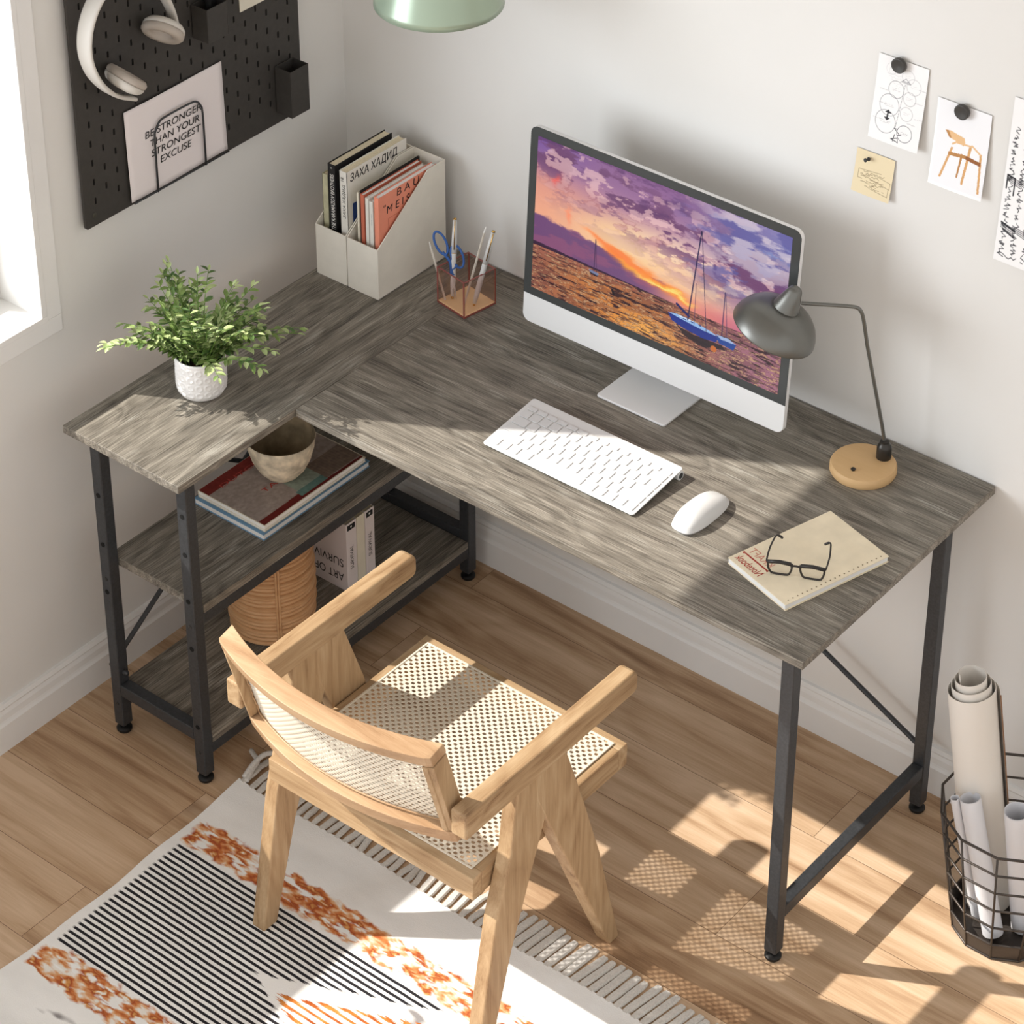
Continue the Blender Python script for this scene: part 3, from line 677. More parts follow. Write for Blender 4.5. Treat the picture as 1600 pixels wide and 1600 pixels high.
# ------------------------------------------------------------ keyboard
KX0, KX1, KY0, KY1 = .7520, 1.0915, -.4800, -.3305
kb = empty('keyboard', ((KX0+KX1)/2, (KY0+KY1)/2, ZT), 'slim white wireless keyboard lying on the desk in front of the monitor', 'keyboard')
K0, K1 = ZT+.0035, ZT+.0195
def kz(y): return K0+(K1-K0)*(y-KY0)/(KY1-KY0)
pl = rrect(KX0, KX1, KY0, KY1, .006, 5)
vs = [(x, y, kz(y)) for x, y in pl]+[(x, y, kz(y)+.0024) for x, y in pl]; n = len(pl)
MB().add(vs, [tuple(range(n))[::-1], tuple(range(n, 2*n))]+[(i, (i+1) % n, (i+1) % n+n, i+n) for i in range(n)]).build('key_tray', M_white, kb, bevel=.0008)
MB().tube([(KX0+.003, KY1-.0085, ZT+.0094), (KX1+.0005, KY1-.0085, ZT+.0094)], .0093, 24).build('battery_tube', M_alu, kb, smooth=True, bevel=.0006)
MB().lathe([(.006,0), (.006,.0004), (.0035,.0006), (.0035,.0002)], (KX1+.0006, KY1-.0085, ZT+.0094), (1,0,0), 20).build('battery_cap', M_bezel, kb)
rows = [[1]*14, [1]*13+[1.5], [1.5]+[1]*13, [1.8]+[1]*11+[1.7], [2.35]+[1]*10+[2.25], [1,1,1,1.25,5.3,1.25,1,1,1,1]]
rh = [.55]+[1]*5
ky = KY1-.0215; upy = (KY1-.0215-(KY0+.0065))/sum(rh); usew = KX1-KX0-.013
keymesh = {}
for r, row in enumerate(rows):
    y1 = ky; y0 = ky-rh[r]*upy; ky = y0; uw = usew/sum(row); x = KX0+.0065
    for w in row:
        ww = w*uw; g = .0013
        key = (round(ww, 5), rh[r])
        cx_, cy_ = x+ww/2, (y0+y1)/2
        if key not in keymesh:
            q = rrect(-ww/2+g, ww/2-g, -(y1-y0)/2+g, (y1-y0)/2-g, .0018, 3); n = len(q); sl = (K1-K0)/(KY1-KY0)
            vs = [(a, c, c*sl) for a, c in q]+[(a*.985, c*.98, c*sl+.0016) for a, c in q]
            me = bpy.data.meshes.new('key'); me.from_pydata(vs, [], [tuple(range(n))[::-1], tuple(range(n, 2*n))]+[(i, (i+1) % n, (i+1) % n+n, i+n) for i in range(n)]); me.materials.append(M_key); keymesh[key] = me
        k_ = bpy.data.objects.new('key', keymesh[key]); COL.objects.link(k_); k_.parent = kb
        k_.location = Vector((cx_, cy_, kz(cy_)+.0026))-Vector(ORG[kb.name]); x += ww

# ------------------------------------------------------------ mouse
ms = empty('computer_mouse', (1.18, -.401, ZT), 'low white wireless mouse on the desk between keyboard and notebook', 'mouse')
def mouse_pt(u, v, top=True):
    a = 2*PI*u; ca, sa = math.cos(a), math.sin(a)
    e = .62; x = .0305*math.copysign(abs(ca)**e, ca); y = .0655*math.copysign(abs(sa)**.78, sa); r = v
    px, py = x*r, y*r; d = r**2.6
    hgt = (.0255-.004*(py/.0655)-.004*(py/.0655)**2)*(1-d)**.62
    return (1.180+px, -.4015+py, ZT+.0065+hgt)
mt = MB(); mt.grid(lambda u, v: mouse_pt(u, v), 48, 16); mt.build('shell', M_white, ms, smooth='all')
q = [mouse_pt(i/48, 1) for i in range(48)]; vs = [(x, y, ZT+.0064) for x, y, z in q]+[(1.18+(x-1.18)*.86, -.4015+(y+.4015)*.93, ZT+.0004) for x, y, z in q]
MB().add(vs, [tuple(range(48)), tuple(range(48, 96))[::-1]]+[(i, i+48, (i+1) % 48+48, (i+1) % 48) for i in range(48)]).build('base', M_alu, ms, smooth=True)

# ------------------------------------------------------------ desk lamp
lp = empty('desk_lamp', (1.3225, -.105, ZT), 'grey metal desk lamp with domed head on a round beech base', 'lamp')
LC = (1.3275, -.1115)
MB().lathe([(.0585,0), (.060,.003), (.060,.013), (.057,.0175), (.052,.0185), (0,.0187)], (*LC, ZT+.0003), n=64).build('base', M_beech, lp, smooth=True)
MB().lathe([(.004,0), (.0045,.003), (.003,.0045), (0,.005)], (1.326, -.1435, ZT+.0187), n=16).build('switch', M_darkpost, lp, smooth=True)
PX, PY = 1.3475, -.0775
MB().lathe([(.0135,0), (.0138,.002), (.0135,.022), (.0115,.028), (.0085,.032), (.0085,.036), (.004,.038)], (PX, PY, ZT+.0187), n=28).build('socket', M_darkpost, lp, smooth=True)
pth = [(PX, PY, .80), (1.343, -.084, .84)] + bez([(1.3205, -.1185, 1.02), (1.3155, -.1275, 1.072), (1.3125, -.1325, 1.092), (1.306, -.1375, 1.1015), (1.292, -.1470, 1.104)], 6) + [(1.226, -.19, 1.1045)]
MB().tube(pth, .0034, 12).build('arm', M_grey_lamp, lp, smooth=True)
ax = Vector((.34, .22, 1)).normalized()
apex = Vector((1.2110, -.214, 1.102))
HS = 1.17
hd = [(.0645,-.055), (.0655,-.0545), (.0655,-.052), (.063,-.040), (.0575,-.027), (.049,-.015), (.038,-.006), (.027,-.001), (.017,.001), (.0165,.0)]
MB().lathe([(r*HS, h*.93) for r, h in hd+[(.0165,-.0015), (.026,-.0028), (.037,-.008), (.048,-.017), (.0563,-.0285), (.0618,-.041), (.0643,-.055)]], apex, ax, 56).build('head', M_grey_lamp, lp, smooth='all')
MB().lathe([(.0250,-.0015), (.0240,.0015), (.019,.018), (.0125,.038), (.0100,.042), (.006,.0445), (0,.045)], apex, ax, 32, caps=False).build('head_cap', M_grey_lamp, lp, smooth='all')
MB().lathe([(.004,.0), (.011,-.012), (.014,-.022), (.010,-.032), (0,-.036)], apex-ax*.002, ax, 20).build('bulb', simple('bulb_glass', (235,232,225), .3), lp, smooth='all')

# ------------------------------------------------------------ notebook and glasses
nbc = Vector((1.2925, -.4792, ZT)); nx = Vector((.0636, .2178, 0)).normalized(); ny = Vector((.1455, -.0500, 0)).normalized()
ny = Vector((nx.y, -nx.x, 0)); NL, NW = .2275, .1535
M_kraft = simple('kraft_cover', (238,225,198), .75, 0, .2, .03, 25)
NB = Matrix(((nx.x, ny.x, 0, nbc.x), (nx.y, ny.y, 0, nbc.y), (0, 0, 1, nbc.z), (0, 0, 0, 1)))
nb = empty('spiral_notebook', tuple(nbc+nx*NL/2+ny*NW/2), 'cream spiral notebook with red mirrored lettering, under the glasses on the desk', 'notebook')
MB().box(0, NL, 0, NW, .0003, .0018, NB).build('back_cover', M_kraft, nb, bevel=.0004)
MB().box(.001, NL-.001, .001, NW-.002, .0019, .0118, NB).build('pages', M_paper, nb, bevel=.0004)
MB().box(0, NL, 0, NW, .0119, .0134, NB).build('front_cover', M_kraft, nb, bevel=.0004)
hl = MB()
for i in range(21):
    x = .012+i*(NL-.024)/20; hl.box(x-.0011, x+.0011, NW-.0085, NW-.0063, .0134, .0136, NB)
hl.build('binding_holes', simple('hole_brown', (112,92,58), .8), nb)
def nb_mirror(body, x, y, width, h, mat, it=0, bo=0):
    vs, fs = fontmesh(body, italic=it, bold=bo)
    x0 = min(v.x for v in vs); x1 = max(v.x for v in vs); y0 = min(v.y for v in vs); y1 = max(v.y for v in vs)
    out = [NB @ Vector((x + (v.y-y0)/(y1-y0)*h, y + (x1-v.x)/(x1-x0)*width*1.0, .0136)) for v in vs]
    MB().add(out, [f for f in fs]).build('lettering', mat, nb)
M_pale_red = simple('pale_red_ink', (206,136,116), .7)
nb_mirror('Notebook', .0085, .006, .063, .0155, M_red_ink, 0, .006)
nb_mirror('KRAFT', .0385, .006, .056, .0155, M_pale_red)
sq = MB()
sq.box(.0305, .0335, .008, .068, .0134, .01365, NB)
for k in range(3): sq.box(.0290+k*.0016, .0305+k*.0016, .003, .0072, .0134, .01365, NB)
sq.box(.0290, .0350, .0665, .069, .0134, .01365, NB)
sq.build('red_rule', M_red_ink, nb)
# glasses
M_frame = simple('glasses_frame', (44,40,38), .35)
gc = Vector((1.4115, -.4505, ZT+.0137)); gx = Vector((.0855, .0400, 0)).normalized(); gy = Vector((-gx.y, gx.x, 0)); 
gu = (Vector((0, 0, 1)) - gy*.15).normalized()
G = lambda a, b_, c=0: gc + gx*a + gu*b_ + gy*c
gls = empty('eyeglasses', tuple(gc), 'black rectangular eyeglasses with open temples resting on the cream notebook', 'glasses')
def lens_loop(s):
    cx_ = s*.0275; w, h = .0205, .0135
    pts = []
    for a, b_ in ((-1,.82),(-.9,1),(0,1.04),(.9,1),(1,.82),(.97,0),(.82,-.72),(.62,-1),(0,-1.06),(-.6,-1),(-.8,-.72),(-.96,0)):
        pts.append(G(cx_+a*w*(1 if True else 1), .0155+b_*h))
    return pts
for s in (-1, 1):
    lp_ = bez(lens_loop(s)+[lens_loop(s)[0]], 4)[:-1]
    MB().tube(lp_, .0019, 8, closed=True).build('rim', M_frame, gls, smooth='all')
    n = len(lp_); MB().add([p for p in lp_]+[p+gy*.0006 for p in lp_], [tuple(range(n)), tuple(range(n, 2*n))[::-1]]).build('lens', None or gm, gls)
    pa = G(s*.049, .027); t = [pa, G(s*.0505, .0275, .006), G(s*.051, .0245, .040), G(s*.0485, .0215, .070), G(s*.0465, .0190, .082), G(s*.043, .016, .0865), G(s*.036, .011, .0865)]
    MB().tube(bez(t, 5), [.0016]*21+[.0018]*4+[.0023]*5+[.0018], 8).build('temple', M_frame, gls, smooth='all')
    MB().tube([G(s*.0085, .0285), G(s*.028, .0305), G(s*.049, .0275)], .0034, 8).build('brow_bar', M_frame, gls, smooth='all')
MB().tube(bez([G(-.0085, .0225), G(-.004, .0255), G(.004, .0255), G(.0085, .0225)], 4), .0019, 8).build('bridge', M_frame, gls, smooth='all')

# ------------------------------------------------------------ potted plant
PC = Vector((.2425, -.6785, ZT+.0003))
plant = empty('potted_plant', tuple(PC), 'leafy green plant in a white embossed ceramic pot at the left end of the desk', 'plant')
M_pot = simple('white_ceramic', (232,229,226), .55, 0, .4, .015, 40, .25, 160)
rings = [(.0, 0), (.032, 0), (.0405, .006), (.0455, .016), (.0470, .030), (.0468, .050), (.0462, .068), (.0466, .080), (.0472, .0835), (.0462, .0865), (.0438, .0865), (.0425, .083), (.0425, .066), (.0, .066)]
pm = MB(); nseg = 160; prof_ = []
for i in range(len(rings)-1):
    a, c = rings[i], rings[i+1]; k = 14 if 3 <= i <= 6 else 2
    for q in range(k): prof_.append((a[0]+(c[0]-a[0])*q/k, a[1]+(c[1]-a[1])*q/k, 3 <= i <= 6))
prof_.append((rings[-1][0], rings[-1][1], False)); vs = []
for r, h, em in prof_:
    for k in range(nseg):
        an = 2*PI*k/nseg; rr = r
        if em and .014 < h < .078:
            arc = (an/(2*PI)*18) % 1-.5; hh = ((h-.0135)/.0165) % 1-.5; d = math.hypot(arc*1.0, hh*1.0)
            rr += .0013*math.exp(-((d-.34)/.09)**2)
        vs.append((PC.x+rr*math.cos(an), PC.y+rr*math.sin(an), PC.z+h))
fs = [(i*nseg+k, i*nseg+(k+1) % nseg, (i+1)*nseg+(k+1) % nseg, (i+1)*nseg+k) for i in range(len(prof_)-1) for k in range(nseg)]
pm.add(vs, fs).build('pot', M_pot, plant, smooth='all')
MB().lathe([(0,.0), (.040,.0), (.042,.0015)][::-1], tuple(PC+Vector((0,0,.071))), n=32).build('soil', M_soil, plant, smooth='all')
def leafmat(name, a, c):
    m, nt, b = newmat(name); tc = nn(nt, 'ShaderNodeTexCoord'); n = nn(nt, 'ShaderNodeTexNoise', Vector=tc.outputs['Object'], Scale=45.0, Detail=2.0)
    nt.links.new(ramp(nt, n.outputs['Fac'], [(.3, a), (.7, c)]), b.inputs['Base Color']); b.inputs['Roughness'].default_value = .5
    b.inputs['Subsurface Weight'].default_value = .15; b.inputs['Subsurface Radius'].default_value = (.004,.006,.002)
    return m
M_leaf = [leafmat('leaf_mid', (96,122,62), (140,162,92)), leafmat('leaf_pale', (150,172,108), (190,202,146)), leafmat('leaf_dark', (64,94,50), (98,126,68))]
def leaf(mb, p, d, up, L, w, mi):
    side = d.cross(up).normalized(); up = side.cross(d).normalized(); vs = []
    prof = ((0,.08), (.22,.72), (.48,1), (.75,.72), (1,.03))
    for t, s in prof:
        c = p + d*L*t - up*L*.22*t*t; vs += [c-side*w*s+up*w*.35*s, c, c+side*w*s+up*w*.35*s]
    fs = []
    for i in range(4): a = i*3; fs += [(a, a+1, a+4, a+3), (a+1, a+2, a+5, a+4)]
    mb.mi = mi; mb.add(vs, fs)
def stem(az, lean, length, droop, pale):
    r0 = random.uniform(.004, .032); p = PC+Vector((math.cos(az)*r0, math.sin(az)*r0, .070)); a = az+random.uniform(-.3,.3)
    pts = [p.copy()]; d = Vector((math.cos(a)*math.sin(lean), math.sin(a)*math.sin(lean), math.cos(lean))); n = 16
    for i in range(n):
        hz = Vector((math.cos(a), math.sin(a), 0)); d = (d + hz*droop/n*1.2 - Vector((0,0,1))*droop/n*(.5+i/n)).normalized()
        pts.append(pts[-1]+d*length/n)
    if min(q.x for q in pts) < .02: return
    mb = MB(); mb.mi = 0; mb.tube(pts, [.0011*(1-.6*i/n)+.0002 for i in range(n+1)], 5)
    for i in range(3, n+1):
        dd = (pts[i]-pts[i-1]).normalized()
        for s in (-1, 1):
            if random.random() < .3: continue
            sd_ = dd.cross(Vector((0,0,1))).normalized()*s; rot = random.uniform(-.5,.5)
            ld = (dd*random.uniform(.5,.9)+sd_*.8+Vector((0,0,rot*.5))).normalized()
            k = 1+ (1 if random.random() < pale else (2 if random.random() < .3 else 0))
            leaf(mb, pts[i]-dd*length/n*random.random(), ld, Vector((random.uniform(-.3,.3), random.uniform(-.3,.3), 1)), random.uniform(.018,.030)*(1-.25*i/n), random.uniform(.0032,.0052), k)
    leaf(mb, pts[-1], d, Vector((0,0,1)), .015, .003, 2)
    mb.build('leafy_stem', [M_stem]+M_leaf, plant, smooth='all')
random.seed(11)
for i in range(40): stem(random.uniform(0, 2*PI), random.uniform(.02, .45), random.uniform(.10, .185), random.uniform(.1, .6), .3)
for i in range(26):
    az = 2*PI*i/26+random.uniform(-.1,.1); fr = max(0, math.cos(az+.79)); stem(az, random.uniform(.45, .75)-.25*fr, random.uniform(.09, .15), random.uniform(.3, .7)*(1-.6*fr), .45)
for az, L in ((-2.3,.185), (-2.5,.18), (-2.15,.15), (-2.7,.15), (.75,.19), (.62,.17), (.9,.15), (.2,.15), (-.1,.14), (-.4,.13), (2.9,.14)):
    stem(az, .72, L, .75, .5)
# ------------------------------------------------------------ magazine files on the desk
def magfile(x0, x1, label):
    y0, y1, t = -.2415, -.038, .0022; z0 = ZT+.0004; zf, zb = z0+.1145, z0+.2265; yk = -.089
    root = empty('magazine_file', ((x0+x1)/2, (y0+y1)/2, z0), label, 'magazine file', 'off-white magazine files in the corner of the desk')
    side = [(y0, z0), (y1, z0), (y1, zb), (yk, zb), (y0, zf)]
    MB().box(x0, x1, y0, y1, z0, z0+t).build('base', M_file, root)
    MB().prism(side, x0, x0+t, 'yz').build('side_panel', M_file, root, bevel=.0004); MB().prism(side, x1-t, x1, 'yz').build('side_panel', M_file, root, bevel=.0004)
    MB().box(x0+t, x1-t, y0, y0+t, z0+t, zf).build('front_panel', M_file, root, bevel=.0004); MB().box(x0+t, x1-t, y1-t, y1, z0+t, zb).build('back_panel', M_file, root, bevel=.0004)
magfile(.1318, .2120, 'off-white magazine file nearer the pegboard wall, holding the tall books')
magfile(.2140, .2942, 'off-white magazine file nearer the pencil cup, holding the coral magazine')
FZ = ZT+.0030
def book(name, x0, x1, y0, y1, z0, z1, cover, label, cat='book', group=None, pages=M_pages, t=.0014, spine='y0', tilt=0):
    """upright book; covers are the x0/x1 faces, spine at y0"""
    r = empty(name, ((x0+x1)/2, (y0+y1)/2, z0), label, cat, group)
    c = MB(); c.box(x0, x0+t, y0, y1, z0, z1).box(x1-t, x1, y0, y1, z0, z1).box(x0, x1, y0, y0+t, z0, z1).build('cover', cover, r, bevel=.0003)
    MB().box(x0+t, x1-t, y0+t, y1-.002, z0+.001, z1-.0025).build('page_block', pages, r)
    return r
M_bk_black = simple('book_black', (30,29,30), .5, 0, .4); M_bk_white = simple('book_white', (226,222,213), .6, 0, .3, .02, 20)
M_bk_pale = simple('book_pale_green', (196,192,160), .7, 0, .2, .06, 60); M_coral = simple('coral_cover', (232,146,120), .55, 0, .3, .02, 20)
M_salmon = simple('salmon_cover', (196,108,84), .6, 0, .3, .03, 20); M_cream = simple('cream_cover', (228,220,200), .6, 0, .3, .02, 30); M_teal = simple('teal_ink', (60,110,130), .6)
book('book', .1365, .1520, -.222, -.075, FZ, .972, M_bk_pale, 'pale green book, leftmost in the magazine files')
b1 = book('book', .1585, .1785, -.2285, -.062, FZ, 1.006, M_bk_black, 'thick black book with white spine lettering in the left magazine file')
write('THE KARAMAZOV BROTHERS', (.1740, -.2286, .858), (0,0,1), (-1,0,0), .126, b1, M_white_ink, height=.0095, bold=.004)
write('*', (.1705, -.2286, .996), (0,0,1), (-1,0,0), .004, b1, M_white_ink)
b2 = book('book', .1875, .2070, -.2275, -.052, FZ, 1.000, M_bk_white, 'white book with large black Cyrillic title and blue square in the left magazine file')
write('ЗАХА ХАДИД', (.2071, -.2185, .9715), (0,1,0), (0,0,1), .138, b2, M_ink, height=.0225, italic=.12, bold=.008)
write('ЗАХА ХАДИД', (.2030, -.2276, .895), (0,0,1), (-1,0,0), .075, b2, M_ink, height=.0088, italic=.1, bold=.003)
write('18', (.1985, -.2276, .978), (0,0,1), (-1,0,0), .008, b2, M_ink)
MB().box(.2070, .2072, -.213, -.172, .870, .925).build('blue_square', simple('cover_blue', (36,66,128), .6), b2)
g2 = 'magazines in the right magazine file'
def mag(x0, x1, z1, cov, label, y0=-.2265, y1=-.056): return book('magazine', x0, x1, y0, y1, FZ, z1, cov, label, 'magazine', g2, M_paper, .0006)
mag(.2305, .2352, .966, M_cream, 'thin white-spined magazine standing farthest left in the right magazine file')
mag(.2357, .2392, .970, M_bk_black, 'thin black-spined magazine beside the salmon one in the right magazine file', -.224, -.050)
mag(.2400, .2490, .966, M_salmon, 'salmon-spined magazine in the middle of the right magazine file')
mag(.2520, .2605, .962, M_bk_white, 'white-spined magazine just right of the salmon magazine')
m4 = mag(.2620, .2715, .958, M_bk_white, 'white-spined magazine with thin teal spine print next to the coral cover')
write('monthly review', (.2688, -.2266, .905), (0,0,1), (-1,0,0), .026, m4, M_teal, height=.0022)
m5 = mag(.2750, .2868, .973, M_coral, 'coral magazine with black title letters in the right magazine file')
write('B A U', (.2869, -.1735, .9535), (0,1,0), (0,0,1), .066, m5, M_ink, height=.0165, italic=.1, bold=0)
write('M E I S T E R', (.2869, -.2040, .9275), (0,1,0), (0,0,1), .130, m5, M_ink, height=.0165, italic=.1, bold=0)
write('04', (.2869, -.213, .945), (0,1,0), (0,0,1), .007, m5, M_ink)
MB().box(.2868, .2870, -.2000, -.140, .9145, .9155).box(.2868, .2870, -.2005, -.1995, .855, .9155).build('cover_rule', M_salmon, m5)
MB().prism([(-.203,.865),(-.196,.865),(-.197,.885),(-.201,.885)], .2868, .2870, 'yz').build('cover_figure', M_ink, m5)

# ------------------------------------------------------------ pencil cup and its contents
M_acr, nt, b = newmat('rose_acrylic')
for n in list(nt.nodes):
    if n.type != 'OUTPUT_MATERIAL': nt.nodes.remove(n)
tr = nn(nt, 'ShaderNodeBsdfTransparent', Color=(.97,.90,.88,1)); gl = nn(nt, 'ShaderNodeBsdfGlossy', Roughness=.04); mx = nn(nt, 'ShaderNodeMixShader'); mx.inputs[0].default_value = .09
nt.links.new(tr.outputs[0], mx.inputs[1]); nt.links.new(gl.outputs[0], mx.inputs[2]); nt.links.new(mx.outputs[0], nt.nodes['Material Output'].inputs[0])
M_rose = simple('rose_edge', (138,74,68), .25, 0, .6)
CC = Vector((.4315, -.1395, ZT+.0004)); cr = math.radians(-9.5); CM = Matrix.Translation(CC) @ Matrix.Rotation(cr, 4, 'Z')
cup = empty('pencil_cup', tuple(CC), 'square rose-tinted acrylic pencil cup with gold base on the desk', 'pencil cup')
h_, t_, H_ = .0405, .0032, .0805
MB().box(-h_, h_, -h_, -h_+t_, .003, H_, CM).build('wall', M_acr, cup); MB().box(-h_, h_, h_-t_, h_, .003, H_, CM).build('wall', M_acr, cup)
MB().box(-h_, -h_+t_, -h_+t_, h_-t_, .003, H_, CM).build('wall', M_acr, cup); MB().box(h_-t_, h_, -h_+t_, h_-t_, .003, H_, CM).build('wall', M_acr, cup)
ed = MB()
for sx in (-1, 1):
    for sy in (-1, 1): ed.box(*sorted((sx*(h_+.0002), sx*(h_-t_))), *sorted((sy*(h_+.0002), sy*(h_-.0008))), .002, H_+.0002, CM)
for s in (-1, 1):
    ed.box(-h_, h_, *sorted((s*(h_+.0001), s*(h_-t_))), H_, H_+.0008, CM); ed.box(*sorted((s*(h_+.0001), s*(h_-t_))), -h_+t_, h_-t_, H_, H_+.0008, CM)
    ed.box(-h_, h_, *sorted((s*(h_+.0003), s*(h_-.001))), 0, .0035, CM); ed.box(*sorted((s*(h_+.0003), s*(h_-.001))), -h_, h_, 0, .0035, CM)
ed.build('acrylic_edges', M_rose, cup)
M_goldplate = simple('gold_plate', (250,224,176), .3, 0)
MB().box(-h_+.001, h_-.001, -h_+.001, h_-.001, .0006, .0042, CM).build('gold_base', M_goldplate, cup)
def P3(x, z, y=-.1395): return Vector((x, y, z))
def pen(p, q, r, label, clip=True):
    p, q = Vector(p), Vector(q); d = (q-p).normalized(); L = (q-p).length
    e = empty('pen', tuple(p), label, 'pen')
    MB().lathe([(0,0), (r*.45,.0005), (r*.5,.006)], p, d, 20).build('gold_end', M_gold, e, smooth='all')
    MB().lathe([(r*.72,.006), (r,.03), (r,L*.55), (r*1.04,L*.56), (r*1.04,L*.565)], p, d, 24).build('barrel', M_white, e, smooth='all')
    MB().lathe([(r*1.02,L*.5655), (r*1.02,L*.57)], p, d, 24).build('gold_band', M_gold, e)
    MB().lathe([(r*1.06,L*.5705), (r*1.0,L*.75), (r*.72,L*.975)], p, d, 24).build('cap', M_white, e, smooth='all')
    MB().lathe([(r*.72,L*.9755), (r*.6,L*.99), (0,L)], p, d, 24).build('gold_top', M_gold, e, smooth='all')
    if clip:
        s = Vector((.6,-.75,0)); s = (s-d*s.dot(d)).normalized(); MB().tube([p+d*L*.965+s*r*.7, p+d*L*.96+s*r*1.35, p+d*L*.62+s*r*1.3], .0011, 6).build('clip', M_gold, e, smooth='all')
pen((.4060, -.1520, CC.z+.0048), (.3885, -.1205, .9190), .0052, 'white pen with gold cap end leaning left behind the scissors in the pencil cup')
pen((.4535, -.1440, CC.z+.0048), (.4850, -.1200, .9280), .0052, 'white pen with gold trim leaning right in the pencil cup')
M_rod = simple('pale_rod', (206,198,186), .3, .1, .5); 
def pencil(p, q, r, label):
    p, q = Vector(p), Vector(q); d = (q-p).normalized(); L = (q-p).length
    e = empty('pencil', tuple(p), label, 'pencil')
    MB().lathe([(r*.8,0), (r,.002), (r,L-.014)], p, d, 6).build('shaft', M_rod, e)
    MB().lathe([(r*.98,L-.0139), (r*.3,L-.002), (0,L)], p, d, 12).build('tip', M_paper, e, smooth='all')
pencil((.4365, -.1530, CC.z+.0048), (.4700, -.1250, .9330), .0026, 'slim pale pencil standing just left of the right-hand white pen')
pencil((.3985, -.1640, CC.z+.0048), (.3520, -.1560, .8680), .0022, 'thin pale stick leaning far left out of the pencil cup')
sc = empty('scissors', (.412, -.150, CC.z+.005), 'scissors with blue plastic handles standing in the pencil cup', 'scissors')
def scp(a, b_): # local plane of the scissors: a across, b along upwards
    A = Vector((.82, .50, -.22)).normalized(); Bv = Vector((-.24, .14, .96)).normalized(); return Vector((.4135, -.1530, CC.z+.0055)) + A*a + Bv*b_
for s, cxl, cyl, rot in ((-1, -.0165, .112, .25), (1, .0145, .093, .1)):
    loop = [scp(cxl+.0125*math.cos(t)*math.cos(rot)-.0225*math.sin(t)*math.sin(rot), cyl+.0125*math.cos(t)*math.sin(rot)+.0225*math.sin(t)*math.cos(rot)) for t in [2*PI*i/28 for i in range(28)]]
    MB().tube(loop, .0024, 10, closed=True).build('handle_loop', M_blue, sc, smooth='all')
    MB().tube(bez([scp(cxl*.9, cyl-.018), scp(s*.002, cyl-.030 if s > 0 else .078), scp(s*.0015, .052)], 6), [.0030]*12+[.0042], 10).build('handle_shank', M_blue, sc, smooth='all')
    MB().add([scp(s*.0006+a, b_)+Vector((0,s*.0006+c,0)) for c in (0,.0009) for a, b_ in ((-.0035,.055),(.0035,.055),(s*.0015,.001))], [(0,2,1),(3,4,5),(0,1,4,3),(1,2,5,4),(2,0,3,5)]).build('blade', simple('steel', (190,190,190), .25, .9), sc)

# ------------------------------------------------------------ upper shelf: magazines and bowl
def flat(name, x0, x1, y0, y1, z0, z1, cov, label, cat, t=.0008, pages=M_paper):
    r = empty(name, ((x0+x1)/2, (y0+y1)/2, z0), label, cat)
    MB().box(x0, x1, y0, y1, z0, z0+t).box(x0, x1, y0, y1, z1-t, z1).box(x0, x0+t, y0, y1, z0+t, z1-t).build('cover', cov, r, bevel=.0003)
    MB().box(x0+t, x1-.0015, y0+.0015, y1-.0015, z0+t, z1-t).build('page_block', pages, r); return r
SHZ = .4238
M_bblue = simple('book_blue', (118,158,190), .6, 0, .3, .04, 30)
flat('book', .1550, .3400, -.6370, -.3330, SHZ, SHZ+.0145, M_bblue, 'pale blue hardback book at the bottom of the stack under the bowl', 'book', .002)
flat('magazine', .1600, .3370, -.6300, -.3400, SHZ+.0150, SHZ+.0260, M_cream, 'thick cream magazine in the middle of the stack under the bowl', 'magazine')
tm = flat('magazine', .1660, .3430, -.6360, -.3520, SHZ+.0265, SHZ+.0365, M_cream, 'dark red and grey magazine on top of the stack, under the stone bowl', 'magazine')
tz = SHZ+.0366
def cov_canvas(w=150, h=240):
    cv = Canvas(w, h, (160,146,138)); u, v = cv.xx, cv.yy; n = fbm(w, h, 6, 9, 5, 21)
    cv.a[:] = cv.a*(.9+.2*n[..., None])
    cv.poly([(0,0),(.16,0),(.16,1),(0,1)], (120,44,38)); cv.poly([(.965,0),(1,0),(1,1),(.91,1),(.90,.55),(.95,.5)], (110,36,32))
    cv.poly([(.62,.0),(.95,.0),(.95,.42),(.62,.42)], (128,110,98)); cv.poly([(.62,.34),(.86,.34),(.86,.58),(.62,.58)], (150,160,146)); cv.poly([(.86,.34),(.96,.34),(.96,.60),(.86,.60)], (104,134,126))
    for i in range(12): cv.line(.62, .02+i*.027, .95, .01+i*.027, .012, (112,96,84), .5)
    cv.a[:] = cv.a*(.88+.24*fbm(w, h, 30, 40, 3, 22)[..., None]); return cv
picture(cov_canvas(), lambda u, v: (.1668+.1745*u, -.3530-.2815*v, tz+.0001), 'cover_picture', M_print, tm)
write('DUTCH', (.198, -.600, tz+.0001), (0,1,0), (-1,0,0), .11, tm, M_red_ink, height=.011); write('TABLE', (.272, -.560, tz+.0001), (0,1,0), (-1,0,0), .085, tm, M_red_ink, height=.012)
M_bowl = simple('stone_bowl', (206,194,172), .8, 0, .2, .16, 45, .5, 120); M_bowlin = simple('bowl_inside', (154,138,112), .85, 0, .15, .2, 30, .3, 120)
bc = (.2590, -.4965, tz+.0003)
bowl = empty('bowl', bc, 'rough cream stone bowl with brown inside, standing on the magazines', 'bowl')
MB().lathe([(0,.0), (.024,.0), (.034,.006), (.047,.022), (.058,.045), (.0655,.072), (.0685,.0935), (.0675,.0945)], bc, n=64, caps=False).build('shell', M_bowl, bowl, smooth='all')
MB().lathe([(.0674,.0945), (.0655,.0935), (.0625,.072), (.055,.047), (.044,.026), (.030,.011), (0,.007)], bc, n=64, caps=False).build('inside', M_bowlin, bowl, smooth='all')

